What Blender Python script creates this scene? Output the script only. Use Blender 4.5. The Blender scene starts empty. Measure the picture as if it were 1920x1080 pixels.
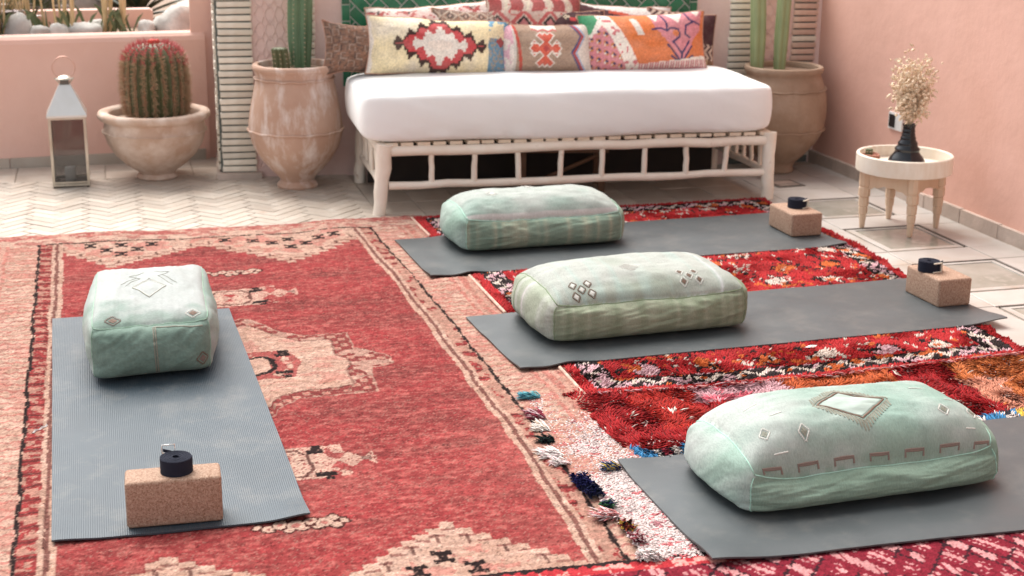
import bpy, bmesh, math, random
import numpy as np
from mathutils import Matrix, Vector

# ------------------------------------------------------------------ camera, sky, sun, exposure
scene = bpy.context.scene
COL = scene.collection
CAM_H = 1.561
YAW, PITCH, ROLL = math.radians(15.60), math.radians(16.31), math.radians(0.66)
fwd = Vector((math.sin(YAW) * math.cos(PITCH), math.cos(YAW) * math.cos(PITCH), -math.sin(PITCH)))
rgt = Vector((math.cos(YAW), -math.sin(YAW), 0))
upv = rgt.cross(fwd)
r2 = rgt * math.cos(ROLL) + upv * math.sin(ROLL)
u2 = -rgt * math.sin(ROLL) + upv * math.cos(ROLL)
cam_data = bpy.data.cameras.new('camera')
cam = bpy.data.objects.new('camera', cam_data)
COL.objects.link(cam)
cam.matrix_world = Matrix(((r2.x, u2.x, -fwd.x, 0), (r2.y, u2.y, -fwd.y, 0), (r2.z, u2.z, -fwd.z, CAM_H), (0, 0, 0, 1)))
cam_data.sensor_width = 36
cam_data.lens = 2778 / 1920 * 36
cam_data.clip_start = 0.1
cam_data.clip_end = 2000
cam_data.dof.use_dof = True
cam_data.dof.focus_distance = 4.1
cam_data.dof.aperture_fstop = 4.5
scene.camera = cam

SUN_EL, SUN_AZ = math.radians(57), math.radians(-16)      # azimuth from +Y (the garden side) towards -X
world = bpy.data.worlds.new('World')
scene.world = world
world.use_nodes = True
wn = world.node_tree
wn.nodes.clear()
sky = wn.nodes.new('ShaderNodeTexSky')
sky.sky_type = 'NISHITA'
sky.sun_disc = False
sky.sun_elevation = SUN_EL
sky.sun_rotation = SUN_AZ
sky.air_density = 1.0
sky.dust_density = 3.0
sky.ozone_density = 1.0
hs = wn.nodes.new('ShaderNodeHueSaturation')
hs.inputs['Saturation'].default_value = 0.15
bg = wn.nodes.new('ShaderNodeBackground')
bg.inputs['Strength'].default_value = 0.15
wo = wn.nodes.new('ShaderNodeOutputWorld')
wn.links.new(sky.outputs[0], hs.inputs['Color'])
wn.links.new(hs.outputs[0], bg.inputs['Color'])
wn.links.new(bg.outputs[0], wo.inputs['Surface'])

sl = bpy.data.lights.new('sun', 'SUN')
sl.energy = 2.6
sl.angle = math.radians(48)
sl.color = (1.0, 0.95, 0.88)
sun = bpy.data.objects.new('sun', sl)
COL.objects.link(sun)
sd = Vector((math.sin(SUN_AZ) * math.cos(SUN_EL), math.cos(SUN_AZ) * math.cos(SUN_EL), math.sin(SUN_EL)))
sun.rotation_euler = sd.to_track_quat('Z', 'Y').to_euler()
sun.location = sd * 20

scene.view_settings.view_transform = 'Standard'
scene.view_settings.look = 'None'
scene.view_settings.gamma = 1.0
scene.view_settings.exposure = 0.84
scene.render.engine = 'CYCLES'
scene.cycles.use_denoising = True
scene.cycles.max_bounces = 8

# ------------------------------------------------------------------ helpers
rnd = random.Random(7)
rng = np.random.default_rng(7)
PI = math.pi


def lin(r, g, b):
    f = lambda c: (c / 255 / 12.92) if c / 255 <= 0.04045 else ((c / 255 + 0.055) / 1.055) ** 2.4
    return (f(r), f(g), f(b))


_lat = np.random.default_rng(3).random((257, 257))
_lat[256, :] = _lat[0, :]
_lat[:, 256] = _lat[:, 0]


def vnoise(x, y, seed=0):
    x = np.asarray(x, float) + seed * 17.31
    y = np.asarray(y, float) + seed * 9.77
    xi = np.floor(x).astype(int)
    yi = np.floor(y).astype(int)
    fx, fy = x - xi, y - yi
    fx = fx * fx * (3 - 2 * fx)
    fy = fy * fy * (3 - 2 * fy)
    xi %= 256
    yi %= 256
    a = _lat[yi, xi] * (1 - fx) + _lat[yi, xi + 1] * fx
    b = _lat[yi + 1, xi] * (1 - fx) + _lat[yi + 1, xi + 1] * fx
    return a * (1 - fy) + b * fy


def fbm(x, y, seed=0, o=4):
    s = 0
    a = 0.5
    t = 0
    for i in range(o):
        s = s + a * vnoise(x * 2 ** i, y * 2 ** i, seed + i)
        t += a
        a *= 0.5
    return s / t


def inpoly(x, y, poly):
    ins = np.zeros(np.shape(x), bool)
    n = len(poly)
    for i in range(n):
        x0, y0 = poly[i]
        x1, y1 = poly[(i + 1) % n]
        if y0 == y1:
            continue
        c = ((y0 > y) != (y1 > y)) & (x < (x1 - x0) * (y - y0) / (y1 - y0) + x0)
        ins ^= c
    return ins


def seg_dist(x, y, pts):
    d = np.full(np.shape(x), 1e9)
    for (x0, y0), (x1, y1) in zip(pts[:-1], pts[1:]):
        dx, dy = x1 - x0, y1 - y0
        l2 = dx * dx + dy * dy + 1e-12
        t = np.clip(((x - x0) * dx + (y - y0) * dy) / l2, 0, 1)
        d = np.minimum(d, np.hypot(x - x0 - t * dx, y - y0 - t * dy))
    return d


def put(obj, parent=None):
    COL.objects.link(obj)
    if parent is not None:
        obj.parent = parent
    return obj


def npmesh(name, V, F, cols=None, smooth=False):
    """V (n,3); F (m,k) int array"""
    V = np.asarray(V, np.float32)
    F = np.asarray(F, np.int32)
    me = bpy.data.meshes.new(name)
    me.vertices.add(len(V))
    me.vertices.foreach_set('co', V.ravel())
    m, k = F.shape
    me.loops.add(m * k)
    me.loops.foreach_set('vertex_index', F.ravel())
    me.polygons.add(m)
    me.polygons.foreach_set('loop_start', np.arange(0, m * k, k, dtype=np.int32))
    me.polygons.foreach_set('loop_total', np.full(m, k, np.int32))
    if smooth:
        me.polygons.foreach_set('use_smooth', np.ones(m, bool))
    me.update(calc_edges=True)
    if cols is not None:
        a = me.color_attributes.new('Col', 'FLOAT_COLOR', 'POINT')
        c4 = np.ones((len(V), 4), np.float32)
        c4[:, :3] = np.clip(cols, 0, 1)
        a.data.foreach_set('color', c4.ravel())
    return me


def mk(name, me, mat, parent=None, loc=None, rot=None):
    if me.materials:
        me.materials[0] = mat
    else:
        me.materials.append(mat)
    o = bpy.data.objects.new(name, me)
    put(o, parent)
    if loc is not None:
        o.location = loc
    if rot is not None:
        o.rotation_euler = rot
    return o


def thing(name, label, cat, loc=(0, 0, 0), rz=0.0, group=None):
    o = bpy.data.objects.new(name, None)
    o.empty_display_size = 0.05
    put(o)
    o.location = loc
    o.rotation_euler = (0, 0, rz)
    return tag(o, label, cat, group)


def tag(o, label, cat, group=None):
    o['label'] = label
    o['category'] = cat
    if group:
        o['group'] = group
    return o


class MB:
    """collects pieces of one mesh"""

    def __init__(self):
        self.v = []
        self.f = []

    def add(self, verts, faces):
        n = len(self.v)
        self.v += [tuple(p) for p in verts]
        self.f += [tuple(i + n for i in f) for f in faces]
        return self

    def box(self, x0, x1, y0, y1, z0, z1):
        v = [(x0, y0, z0), (x1, y0, z0), (x1, y1, z0), (x0, y1, z0), (x0, y0, z1), (x1, y0, z1), (x1, y1, z1), (x0, y1, z1)]
        return self.add(v, [(0, 3, 2, 1), (4, 5, 6, 7), (0, 1, 5, 4), (1, 2, 6, 5), (2, 3, 7, 6), (3, 0, 4, 7)])

    def prism(self, poly, z0, z1, bev=0.0):
        n = len(poly)
        cx = sum(p[0] for p in poly) / n
        cy = sum(p[1] for p in poly) / n
        v = [(p[0], p[1], z0) for p in poly]
        if bev:
            v += [(p[0], p[1], z1 - bev) for p in poly]

            def ins(p):
                d = math.hypot(p[0] - cx, p[1] - cy) + 1e-9
                k = max(0.3, 1 - bev * 1.3 / d)
                return (cx + (p[0] - cx) * k, cy + (p[1] - cy) * k, z1)
            v += [ins(p) for p in poly]
            lv = 3
        else:
            v += [(p[0], p[1], z1) for p in poly]
            lv = 2
        f = [tuple(range(n))[::-1], tuple(range((lv - 1) * n, lv * n))]
        for l in range(lv - 1):
            for i in range(n):
                j = (i + 1) % n
                f.append((l * n + i, l * n + j, (l + 1) * n + j, (l + 1) * n + i))
        return self.add(v, f)

    def tube(self, pts, rad, n=8, cap=True):
        pts = [Vector(p) for p in pts]
        if not hasattr(rad, '__len__'):
            rad = [rad] * len(pts)
        base = len(self.v)
        t0 = (pts[1] - pts[0]).normalized()
        ref = Vector((0, 0, 1)) if abs(t0.z) < 0.9 else Vector((1, 0, 0))
        a = t0.cross(ref).normalized()
        for i, p in enumerate(pts):
            t = (pts[min(i + 1, len(pts) - 1)] - pts[max(i - 1, 0)]).normalized()
            a = (a - t * a.dot(t)).normalized()
            b = t.cross(a)
            for k in range(n):
                an = 2 * PI * k / n
                self.v.append(tuple(p + (a * math.cos(an) + b * math.sin(an)) * rad[i]))
        for i in range(len(pts) - 1):
            for k in range(n):
                k2 = (k + 1) % n
                self.f.append((base + i * n + k, base + i * n + k2, base + (i + 1) * n + k2, base + (i + 1) * n + k))
        if cap:
            self.f.append(tuple(base + k for k in range(n))[::-1])
            self.f.append(tuple(base + (len(pts) - 1) * n + k for k in range(n)))
        return self

    def lathe(self, prof, n=48, fn=None, c=(0, 0)):
        base = len(self.v)
        for (r, z) in prof:
            for k in range(n):
                a = 2 * PI * k / n
                rr, zz = (r, z) if fn is None else fn(r, z, a)
                self.v.append((c[0] + rr * math.cos(a), c[1] + rr * math.sin(a), zz))
        for i in range(len(prof) - 1):
            for k in range(n):
                k2 = (k + 1) % n
                self.f.append((base + i * n + k, base + i * n + k2, base + (i + 1) * n + k2, base + (i + 1) * n + k))
        self.f.append(tuple(base + k for k in range(n))[::-1])
        self.f.append(tuple(base + (len(prof) - 1) * n + k for k in range(n)))
        return self

    def mesh(self, name, smooth=False, angle=None):
        me = bpy.data.meshes.new(name)
        me.from_pydata(self.v, [], self.f)
        me.validate()
        if smooth:
            me.polygons.foreach_set('use_smooth', np.ones(len(me.polygons), bool))
            if angle:
                me.set_sharp_from_angle(angle=math.radians(angle))
        me.update()
        return me

    def obj(self, name, mat, parent=None, loc=None, rot=None, smooth=False, angle=None):
        return mk(name, self.mesh(name, smooth, angle), mat, parent, loc, rot)


def rbox_mesh(name, sx, sy, sz, r, seg=3, base=True):
    bm = bmesh.new()
    bmesh.ops.create_cube(bm, size=1)
    bmesh.ops.scale(bm, vec=(sx, sy, sz), verts=bm.verts)
    if base:
        bmesh.ops.translate(bm, vec=(0, 0, sz / 2), verts=bm.verts)
    bmesh.ops.bevel(bm, geom=bm.edges[:], offset=r, segments=seg, profile=0.5, affect='EDGES')
    me = bpy.data.meshes.new(name)
    bm.to_mesh(me)
    bm.free()
    me.polygons.foreach_set('use_smooth', np.ones(len(me.polygons), bool))
    me.set_sharp_from_angle(angle=math.radians(50))
    return me


# ------------------------------------------------------------------ materials
def nodes(name):
    m = bpy.data.materials.new(name)
    m.use_nodes = True
    nt = m.node_tree
    return m, nt, nt.nodes['Principled BSDF']


def tex(nt, kind, scale, coord='Object', stretch=None, detail=4, rough=0.55):
    tc = nt.nodes.new('ShaderNodeTexCoord')
    out = tc.outputs[coord]
    if stretch:
        mp = nt.nodes.new('ShaderNodeMapping')
        mp.inputs['Scale'].default_value = stretch
        nt.links.new(out, mp.inputs['Vector'])
        out = mp.outputs[0]
    t = nt.nodes.new('ShaderNodeTexNoise' if kind == 'noise' else 'ShaderNodeTexVoronoi')
    t.inputs['Scale'].default_value = scale
    if kind == 'noise':
        t.inputs['Detail'].default_value = detail
        t.inputs['Roughness'].default_value = rough
    nt.links.new(out, t.inputs['Vector'])
    return t


def ramp(nt, src, stops):
    r = nt.nodes.new('ShaderNodeValToRGB')
    el = r.color_ramp.elements
    while len(el) < len(stops):
        el.new(0.5)
    for e, (p, c) in zip(el, stops):
        e.position = p
        e.color = (*c, 1)
    nt.links.new(src, r.inputs[0])
    return r


def pm(name, c1, c2=None, scale=6, rough=0.8, bump=0.0, bscale=60, spec=0.5, metal=0.0, sheen=0.0, stretch=None,
       lo=0.35, hi=0.65, c3=None, s3=1.5, lo3=0.55, hi3=0.7, st3=None, rvar=0.0, bdist=0.01, objrand=0.0, coat=0.0):
    m, nt, b = nodes(name)
    b.inputs['Roughness'].default_value = rough
    b.inputs['Specular IOR Level'].default_value = spec
    b.inputs['Metallic'].default_value = metal
    b.inputs['Sheen Weight'].default_value = sheen
    b.inputs['Coat Weight'].default_value = coat
    if c2 is None:
        c2 = tuple(x * 0.88 for x in c1)
    n = tex(nt, 'noise', scale, stretch=stretch)
    out = ramp(nt, n.outputs[0], [(lo, c1), (hi, c2)]).outputs[0]
    if c3:
        n3 = tex(nt, 'noise', s3, detail=6, rough=0.65, stretch=st3)
        f = ramp(nt, n3.outputs[0], [(lo3, (0, 0, 0)), (hi3, (1, 1, 1))])
        mx = nt.nodes.new('ShaderNodeMixRGB')
        mx.inputs[2].default_value = (*c3, 1)
        nt.links.new(f.outputs[0], mx.inputs[0])
        nt.links.new(out, mx.inputs[1])
        out = mx.outputs[0]
    if objrand:
        oi = nt.nodes.new('ShaderNodeObjectInfo')
        mr = nt.nodes.new('ShaderNodeMapRange')
        mr.inputs[3].default_value = 1 - objrand
        mr.inputs[4].default_value = 1 + objrand
        nt.links.new(oi.outputs['Random'], mr.inputs[0])
        hv = nt.nodes.new('ShaderNodeHueSaturation')
        nt.links.new(mr.outputs[0], hv.inputs['Value'])
        nt.links.new(out, hv.inputs['Color'])
        out = hv.outputs[0]
    nt.links.new(out, b.inputs['Base Color'])
    if rvar:
        nr = tex(nt, 'noise', scale * 2.3)
        mr = nt.nodes.new('ShaderNodeMapRange')
        mr.inputs[3].default_value = max(0, rough - rvar)
        mr.inputs[4].default_value = min(1, rough + rvar)
        nt.links.new(nr.outputs[0], mr.inputs[0])
        nt.links.new(mr.outputs[0], b.inputs['Roughness'])
    if bump:
        nb = tex(nt, 'noise', bscale, detail=5, rough=0.6)
        bp = nt.nodes.new('ShaderNodeBump')
        bp.inputs['Strength'].default_value = bump
        bp.inputs['Distance'].default_value = bdist
        nt.links.new(nb.outputs[0], bp.inputs['Height'])
        nt.links.new(bp.outputs[0], b.inputs['Normal'])
    return m


def am(name, rough=0.9, bump=0.3, bscale=400, sheen=0.2, spec=0.2, weave=0.0, wscale=500, vscale=60, vary=0.12, stretch=None, bdist=0.002, glow=0.0):
    """colour from the mesh's own pattern, plus fine grain"""
    m, nt, b = nodes(name)
    b.inputs['Roughness'].default_value = rough
    b.inputs['Specular IOR Level'].default_value = spec
    b.inputs['Sheen Weight'].default_value = sheen
    at = nt.nodes.new('ShaderNodeVertexColor')
    at.layer_name = 'Col'
    n = tex(nt, 'noise', vscale, stretch=stretch, detail=3)
    mr = nt.nodes.new('ShaderNodeMapRange')
    mr.inputs[1].default_value = 0.25
    mr.inputs[2].default_value = 0.75
    mr.inputs[3].default_value = 1 - vary
    mr.inputs[4].default_value = 1 + vary
    nt.links.new(n.outputs[0], mr.inputs[0])
    hv = nt.nodes.new('ShaderNodeHueSaturation')
    nt.links.new(mr.outputs[0], hv.inputs['Value'])
    nt.links.new(at.outputs[0], hv.inputs['Color'])
    nt.links.new(hv.outputs[0], b.inputs['Base Color'])
    h = None
    if bump:
        nb = tex(nt, 'noise', bscale, detail=2)
        h = nb.outputs[0]
    if weave:
        tc = nt.nodes.new('ShaderNodeTexCoord')
        hh = []
        for ax in ('X', 'Y', 'Z'):
            w = nt.nodes.new('ShaderNodeTexWave')
            w.bands_direction = ax
            w.inputs['Scale'].default_value = wscale
            w.inputs['Distortion'].default_value = 2.0
            w.inputs['Detail'].default_value = 1.0
            nt.links.new(tc.outputs['Object'], w.inputs['Vector'])
            hh.append(w.outputs[1])
        a1 = nt.nodes.new('ShaderNodeMath')
        a1.operation = 'ADD'
        nt.links.new(hh[0], a1.inputs[0])
        nt.links.new(hh[1], a1.inputs[1])
        a2 = nt.nodes.new('ShaderNodeMath')
        a2.operation = 'MULTIPLY_ADD'
        a2.inputs[1].default_value = weave
        nt.links.new(a1.outputs[0], a2.inputs[0])
        if h:
            nt.links.new(h, a2.inputs[2])
        h = a2.outputs[0]
    if h:
        bp = nt.nodes.new('ShaderNodeBump')
        bp.inputs['Strength'].default_value = max(bump, 0.2)
        bp.inputs['Distance'].default_value = bdist
        nt.links.new(h, bp.inputs['Height'])
        nt.links.new(bp.outputs[0], b.inputs['Normal'])
    return m

# ------------------------------------------------------------------ shared materials
M_FLOOR = pm('pale stone floor', (0.47, 0.40, 0.335), (0.40, 0.33, 0.27), 3.0, 0.55, 0.25, 40, c3=(0.32, 0.24, 0.18), s3=2.2, lo3=0.55, hi3=0.75)
M_TILE = pm('pale zellige tile', (0.52, 0.455, 0.39), (0.46, 0.385, 0.32), 9, 0.42, 0.25, 25, objrand=0.13, c3=(0.42, 0.27, 0.20), s3=5, lo3=0.60, hi3=0.80)
M_MARBLE = pm('worn marble slab', (0.50, 0.47, 0.44), (0.42, 0.385, 0.35), 4, 0.32, 0.12, 30, c3=(0.38, 0.28, 0.21), s3=2.5, lo3=0.52, hi3=0.78, objrand=0.08)
M_SKIRT = pm('stone skirting', (0.52, 0.42, 0.36), (0.40, 0.32, 0.27), 8, 0.55, 0.3, 50, objrand=0.12)
M_SALMON = pm('salmon plaster', (0.81, 0.515, 0.43), (0.77, 0.465, 0.38), 1.6, 0.75, 0.22, 12, c3=(0.82, 0.55, 0.47), s3=1.1, lo3=0.45, hi3=0.75, bdist=0.02)
M_SALMON2 = pm('warm pink plaster', (0.71, 0.42, 0.34), (0.64, 0.36, 0.28), 1.3, 0.66, 0.2, 9, c3=(0.75, 0.45, 0.37), s3=1.4, lo3=0.42, hi3=0.75, bdist=0.02)
M_PALEPINK = pm('pale pink plaster', (0.80, 0.60, 0.55), (0.75, 0.53, 0.48), 5, 0.75, 0.35, 28, bdist=0.01)
M_BRICK = pm('pale glazed brick', (0.84, 0.77, 0.66), (0.76, 0.67, 0.55), 14, 0.5, 0.25, 80, objrand=0.12)
M_BRICKR = pm('reddish pale brick', (0.70, 0.52, 0.42), (0.64, 0.42, 0.33), 14, 0.6, 0.25, 80, objrand=0.14)
M_MORTAR = pm('dark grey green mortar', (0.16, 0.18, 0.16), (0.11, 0.12, 0.11), 30, 0.9, 0.4, 120)
M_GREEN = pm('green glazed tile', (0.010, 0.125, 0.060), (0.016, 0.19, 0.095), 9, 0.16, 0.12, 25, objrand=0.35)
M_GROUT = pm('pale grout', (0.62, 0.62, 0.55), None, 30, 0.85)
M_SOIL = pm('dry soil', (0.38, 0.27, 0.20), (0.26, 0.18, 0.13), 20, 0.95, 0.6, 60)
M_STONE = pm('whitish rock', (0.58, 0.55, 0.51), (0.38, 0.355, 0.33), 9, 0.85, 0.9, 25)
M_DARKMETAL = pm('dark weathered metal', (0.20, 0.18, 0.16), (0.12, 0.11, 0.10), 30, 0.45, 0.2, 80, metal=0.6)
M_GLASSP = pm('frosted floor glass', (0.36, 0.34, 0.30), (0.24, 0.23, 0.19), 5, 0.12, 0.02, 12, c3=(0.50, 0.47, 0.42), s3=7, lo3=0.55, hi3=0.75, rvar=0.08)

# back wall runs from WO along direction WA; local x along the wall, local -y towards the room
WO = Vector((0.5, 7.32, 0))
WA = math.atan2(-0.22, 3.12)
WE = Vector((math.cos(WA), math.sin(WA), 0))
WN = Vector((math.sin(WA), -math.cos(WA), 0))
WALL_H = 0.96


def wpt(s, off, z=0.0):
    return WO + WE * s + WN * off + Vector((0, 0, z))


# ------------------------------------------------------------------ floor
fl = MB().box(-30, 30, -30, 30, -0.2, 0.0).obj('floor', M_FLOOR)
fl['kind'] = 'structure'


def clip_rect(poly, x0, x1, y0, y1):
    def cut(ps, f, inter):
        out = []
        for i in range(len(ps)):
            a, b = ps[i - 1], ps[i]
            ia, ib = f(a), f(b)
            if ib:
                if not ia:
                    out.append(inter(a, b))
                out.append(b)
            elif ia:
                out.append(inter(a, b))
        return out
    ix = lambda X: (lambda a, b: (X, a[1] + (b[1] - a[1]) * (X - a[0]) / (b[0] - a[0])))
    iy = lambda Y: (lambda a, b: (a[0] + (b[0] - a[0]) * (Y - a[1]) / (b[1] - a[1]), Y))
    for f, g in ((lambda p: p[0] >= x0, ix(x0)), (lambda p: p[0] <= x1, ix(x1)), (lambda p: p[1] >= y0, iy(y0)), (lambda p: p[1] <= y1, iy(y1))):
        if not poly:
            return []
        poly = cut(poly, f, g)
    return poly


def herringbone(x0, x1, y0, y1, W, k, gap, ang):
    """list of clipped polygons of a herringbone bond in a rectangle"""
    c, s = math.cos(ang), math.sin(ang)
    cx, cy = (x0 + x1) / 2, (y0 + y1) / 2
    R = int(math.hypot(x1 - x0, y1 - y0) / W) + 4
    out = []
    for r in range(-R, R):
        for m in range(-R // (2 * k) - 2, R // (2 * k) + 2):
            for (a, b, w, h) in ((r + 2 * k * m, r, k, 1), (r + 2 * k - 1 + 2 * k * m, r, 1, k)):
                q = []
                for (px, py) in ((a, b), (a + w, b), (a + w, b + h), (a, b + h)):
                    gx = gap / 2 if px == a else -gap / 2
                    gy = gap / 2 if py == b else -gap / 2
                    X, Y = px * W + gx, py * W + gy
                    q.append((cx + X * c - Y * s, cy + X * s + Y * c))
                q = clip_rect(q, x0, x1, y0, y1)
                if len(q) >= 3:
                    area = 0.5 * abs(sum(q[i - 1][0] * q[i][1] - q[i][0] * q[i - 1][1] for i in range(len(q))))
                    if area > 0.12 * W * W:
                        out.append(q)
    return out


for q in herringbone(-0.62, 1.16, 6.20, 7.42, 0.056, 3, 0.005, PI / 4):
    mb = MB().prism(q, 0.0, 0.006 + rnd.uniform(0, 0.0016), 0.0016)
    mb.obj('tile', M_TILE, fl)
# larger border tiles along the planter foot
for x in np.arange(-0.86, 0.5, 0.213):
    for y0, y1 in ((7.425, 7.60), (7.605, 7.78)):
        MB().prism([(x, y0), (x + 0.208, y0), (x + 0.208, y1), (x, y1)], 0.0, 0.006 + rnd.uniform(0, 0.0015), 0.0015).obj('tile', M_TILE, fl)
# square tiles under and in front of the bed
for x in np.arange(1.165, 2.95, 0.203):
    for y in np.arange(6.20, 7.0, 0.203):
        MB().prism([(x, y), (x + 0.199, y), (x + 0.199, y + 0.199), (x, y + 0.199)], 0.0, 0.005 + rnd.uniform(0, 0.0015), 0.0015).obj('tile', M_TILE, fl)
# stone slabs at the right, in strips around the four glass panels
PANX0, PANX1 = 3.085, 3.445
PANY = [(5.87, 6.22), (5.28, 5.66), (4.68, 5.07), (4.08, 4.48)]
ys = [3.2, 3.6, 4.07, 4.49, 4.67, 5.08, 5.27, 5.67, 5.86, 6.23, 6.45, 6.72, 7.0]
for i in range(len(ys) - 1):
    a, b = ys[i] + 0.002, ys[i + 1] - 0.002
    cols = [(2.90, PANX0 - 0.012), (PANX1 + 0.012, 3.645)]
    ispan = any(abs(p[0] - ys[i] - 0.01) < 0.02 and abs(p[1] - ys[i + 1] + 0.01) < 0.02 for p in PANY)
    if not ispan:
        cols.append((PANX0 - 0.008, PANX1 + 0.008))
    for x0, x1 in cols:
        MB().prism([(x0, a), (x1, a), (x1, b), (x0, b)], 0.0, 0.005 + rnd.uniform(0, 0.0015), 0.0015).obj('stone_slab', M_MARBLE, fl)
lab = ['glass floor panel between the bed leg and the round side table', 'glass floor panel under the front leg of the side table',
       'glass floor panel behind the cork block with the dark buckle roll', 'glass floor panel cut by the right edge of the frame']
for (y0, y1), l in zip(PANY, lab):
    t = thing('floor_glass_panel', l, 'glass panel', ((PANX0 + PANX1) / 2, (y0 + y1) / 2, 0), group='glass panels set in the floor')
    hx, hy = (PANX1 - PANX0) / 2, (y1 - y0) / 2
    MB().prism([(-hx + .03, -hy + .03), (hx - .03, -hy + .03), (hx - .03, hy - .03), (-hx + .03, hy - .03)], 0.0005, 0.0035).obj('pane', M_GLASSP, t)
    for (a, b, c, d, mt) in ((-hx, hx, hy - .010, hy, M_DARKMETAL), (hx - .010, hx, -hy + .001, hy - .0105, M_DARKMETAL)):  # dark edge on far and right sides stands in for the recess shadow
        MB().box(a, b, c, d, 0.0003, 0.010).obj('frame_bar', mt, t)
    for (a, b, c, d) in ((-hx, hx - .0105, -hy, -hy + .0295), (-hx, -hx + .0295, -hy + .030, hy - .0105), (hx - .0295, hx - .0105, -hy + .030, hy - .0105), (-hx + .030, hx - .030, hy - .0295, hy - .0105)):
        MB().box(a, b, c, d, 0.0003, 0.0065).obj('frame_strip', M_MARBLE, t)
t = thing('floor_drain', 'small square dark floor drain behind the right bed leg', 'drain', (3.235, 6.58, 0.0068), 0.1)
MB().box(-.075, .075, -.075, .075, 0, .003).obj('drain_plate', M_DARKMETAL, t)
for i in range(5):
    MB().box(-.055, .055, -.05 + i * .023, -.041 + i * .023, .0032, .006).obj('grate_bar', M_SKIRT, t)

# ------------------------------------------------------------------ walls
LEFT_S = 0.075
bw = thing('courtyard_wall', 'pale pink plastered back wall behind the bed and the tall pots', 'wall', WO, WA)
MB().box(LEFT_S, 3.32, 0, 0.75, 0, WALL_H).obj('wall_body', M_PALEPINK, bw)
# carved plaster between the brick strips: raised interlacing ribs
mb = MB()
for (s0, s1) in ((0.232, 0.376), (2.788, 2.975)):
    for k in range(-6, 22):
        for sg in (1, -1):
            pts = []
            for j in range(9):
                s = s0 + (s1 - s0) * j / 8
                z = 0.28 + k * 0.075 + sg * 0.05 * math.sin(2 * PI * (s - s0) / 0.095)
                if 0.04 < z < 0.93:
                    pts.append((s, -0.001, z))
            if len(pts) > 2:
                mb.tube(pts, 0.0030, 5)
mb.obj('carved_relief', M_PALEPINK, bw, smooth=True)


def skirt(parent, pts_fn, n, name='skirting_tile'):
    for i in range(n):
        pts_fn(i)


# the right wall, very slightly turned
RA = math.atan2(0.022, 1.0)
rw = thing('courtyard_wall', 'plain salmon plastered side wall at the right with a low stone skirting', 'wall', (3.640, 7.10, 0), RA)
MB().box(0, 0.3, -13, 0.6, 0, 2.3).obj('wall_body', M_SALMON2, rw)
y = 0.0
while y > -4.6:
    w = rnd.uniform(0.26, 0.36)
    MB().box(-0.022 - rnd.uniform(0, .003), 0.0015, y - w, y - 0.004, 0.0, 0.066 + rnd.uniform(-.003, .003)).obj('skirting_tile', M_SKIRT, rw)
    y -= w

# the planter wall at the left
PW = math.atan2(0.10, 1.0) * 0.6
pw = thing('planter_wall', 'low salmon pink plastered planter wall behind the lantern and the bowl pot', 'wall', (0.53, 7.86, 0), PW)
prof = [(0.0, 0.0), (0.0, 0.625), (0.006, 0.646), (0.022, 0.660), (0.045, 0.665), (0.085, 0.665), (0.11, 0.656), (0.12, 0.63), (0.12, 0.0)]
v = [(-3.0, a, z) for a, z in prof] + [(0.0, a, z) for a, z in prof]
n = len(prof)
f = [(i, i + 1, n + i + 1, n + i) for i in range(n - 1)] + [tuple(range(n))[::-1], tuple(range(n, 2 * n))]
MB().add(v, f).obj('wall_body', M_SALMON, pw)
x = -0.02
while x > -1.8:
    w = rnd.uniform(0.17, 0.22)
    MB().box(x - w, x - 0.004, -0.014 - rnd.uniform(0, .002), 0.001, 0, 0.055).obj('skirting_tile', M_TILE, pw)
    x -= w
# right hand return of the planter: curves back from the wall to the brick column
mb = MB()
ret = []
for i in range(9):
    a = PI / 2 * i / 8
    ret.append((0.46 + 0.06 * math.sin(a), 7.90 + 0.10 * (1 - math.cos(a))))
ret += [(0.52, 8.6), (0.70, 8.6), (0.70, 7.88), (0.46, 7.88)]
mb.prism(ret, 0, 0.93)
mb.obj('return_wall', M_SALMON, None)
bpy.data.objects['return_wall'].name = 'planter_return_wall'
tag(bpy.data.objects['planter_return_wall'], 'pink plaster return wall rising between the planter and the brick column', 'wall')

# ------------------------------------------------------------------ brick columns
def brick_column(name, label, s0, s1, proud, depth, ztop, pitch, mats, side=False, z0=0.040):
    t = thing(name, label, 'brick column', wpt((s0 + s1) / 2, 0), WA, group='stacked brick strips')
    hw = (s1 - s0) / 2
    MB().box(-hw + .006, hw - .006, -proud + .009, depth, 0.001, ztop).obj('mortar_core', M_MORTAR, t)
    bh = pitch - 0.0075
    shared = rbox_mesh('brick', hw * 2, proud + depth, bh, 0.003, 2)
    shared2 = rbox_mesh('brick', hw * 2, proud + depth, bh, 0.003, 2)
    z = z0
    i = 0
    while z < ztop - pitch:
        mt = mats[0] if rnd.random() > 0.25 or len(mats) == 1 else mats[1]
        me = shared if mt is mats[0] else shared2
        o = mk('brick', me, mt, t)
        o.location = (rnd.uniform(-.003, .003), (depth - proud) / 2 + rnd.uniform(-.003, .003), z)
        o.rotation_euler = (0, rnd.uniform(-.012, .012), rnd.uniform(-.01, .01))
        z += pitch
    return t


c1 = brick_column('brick_column', 'stacked pale brick column with visible side beside the bowl pot', 0.052, 0.218, 0.020, 0.10, 0.985, 0.0335, [M_BRICK])
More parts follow.
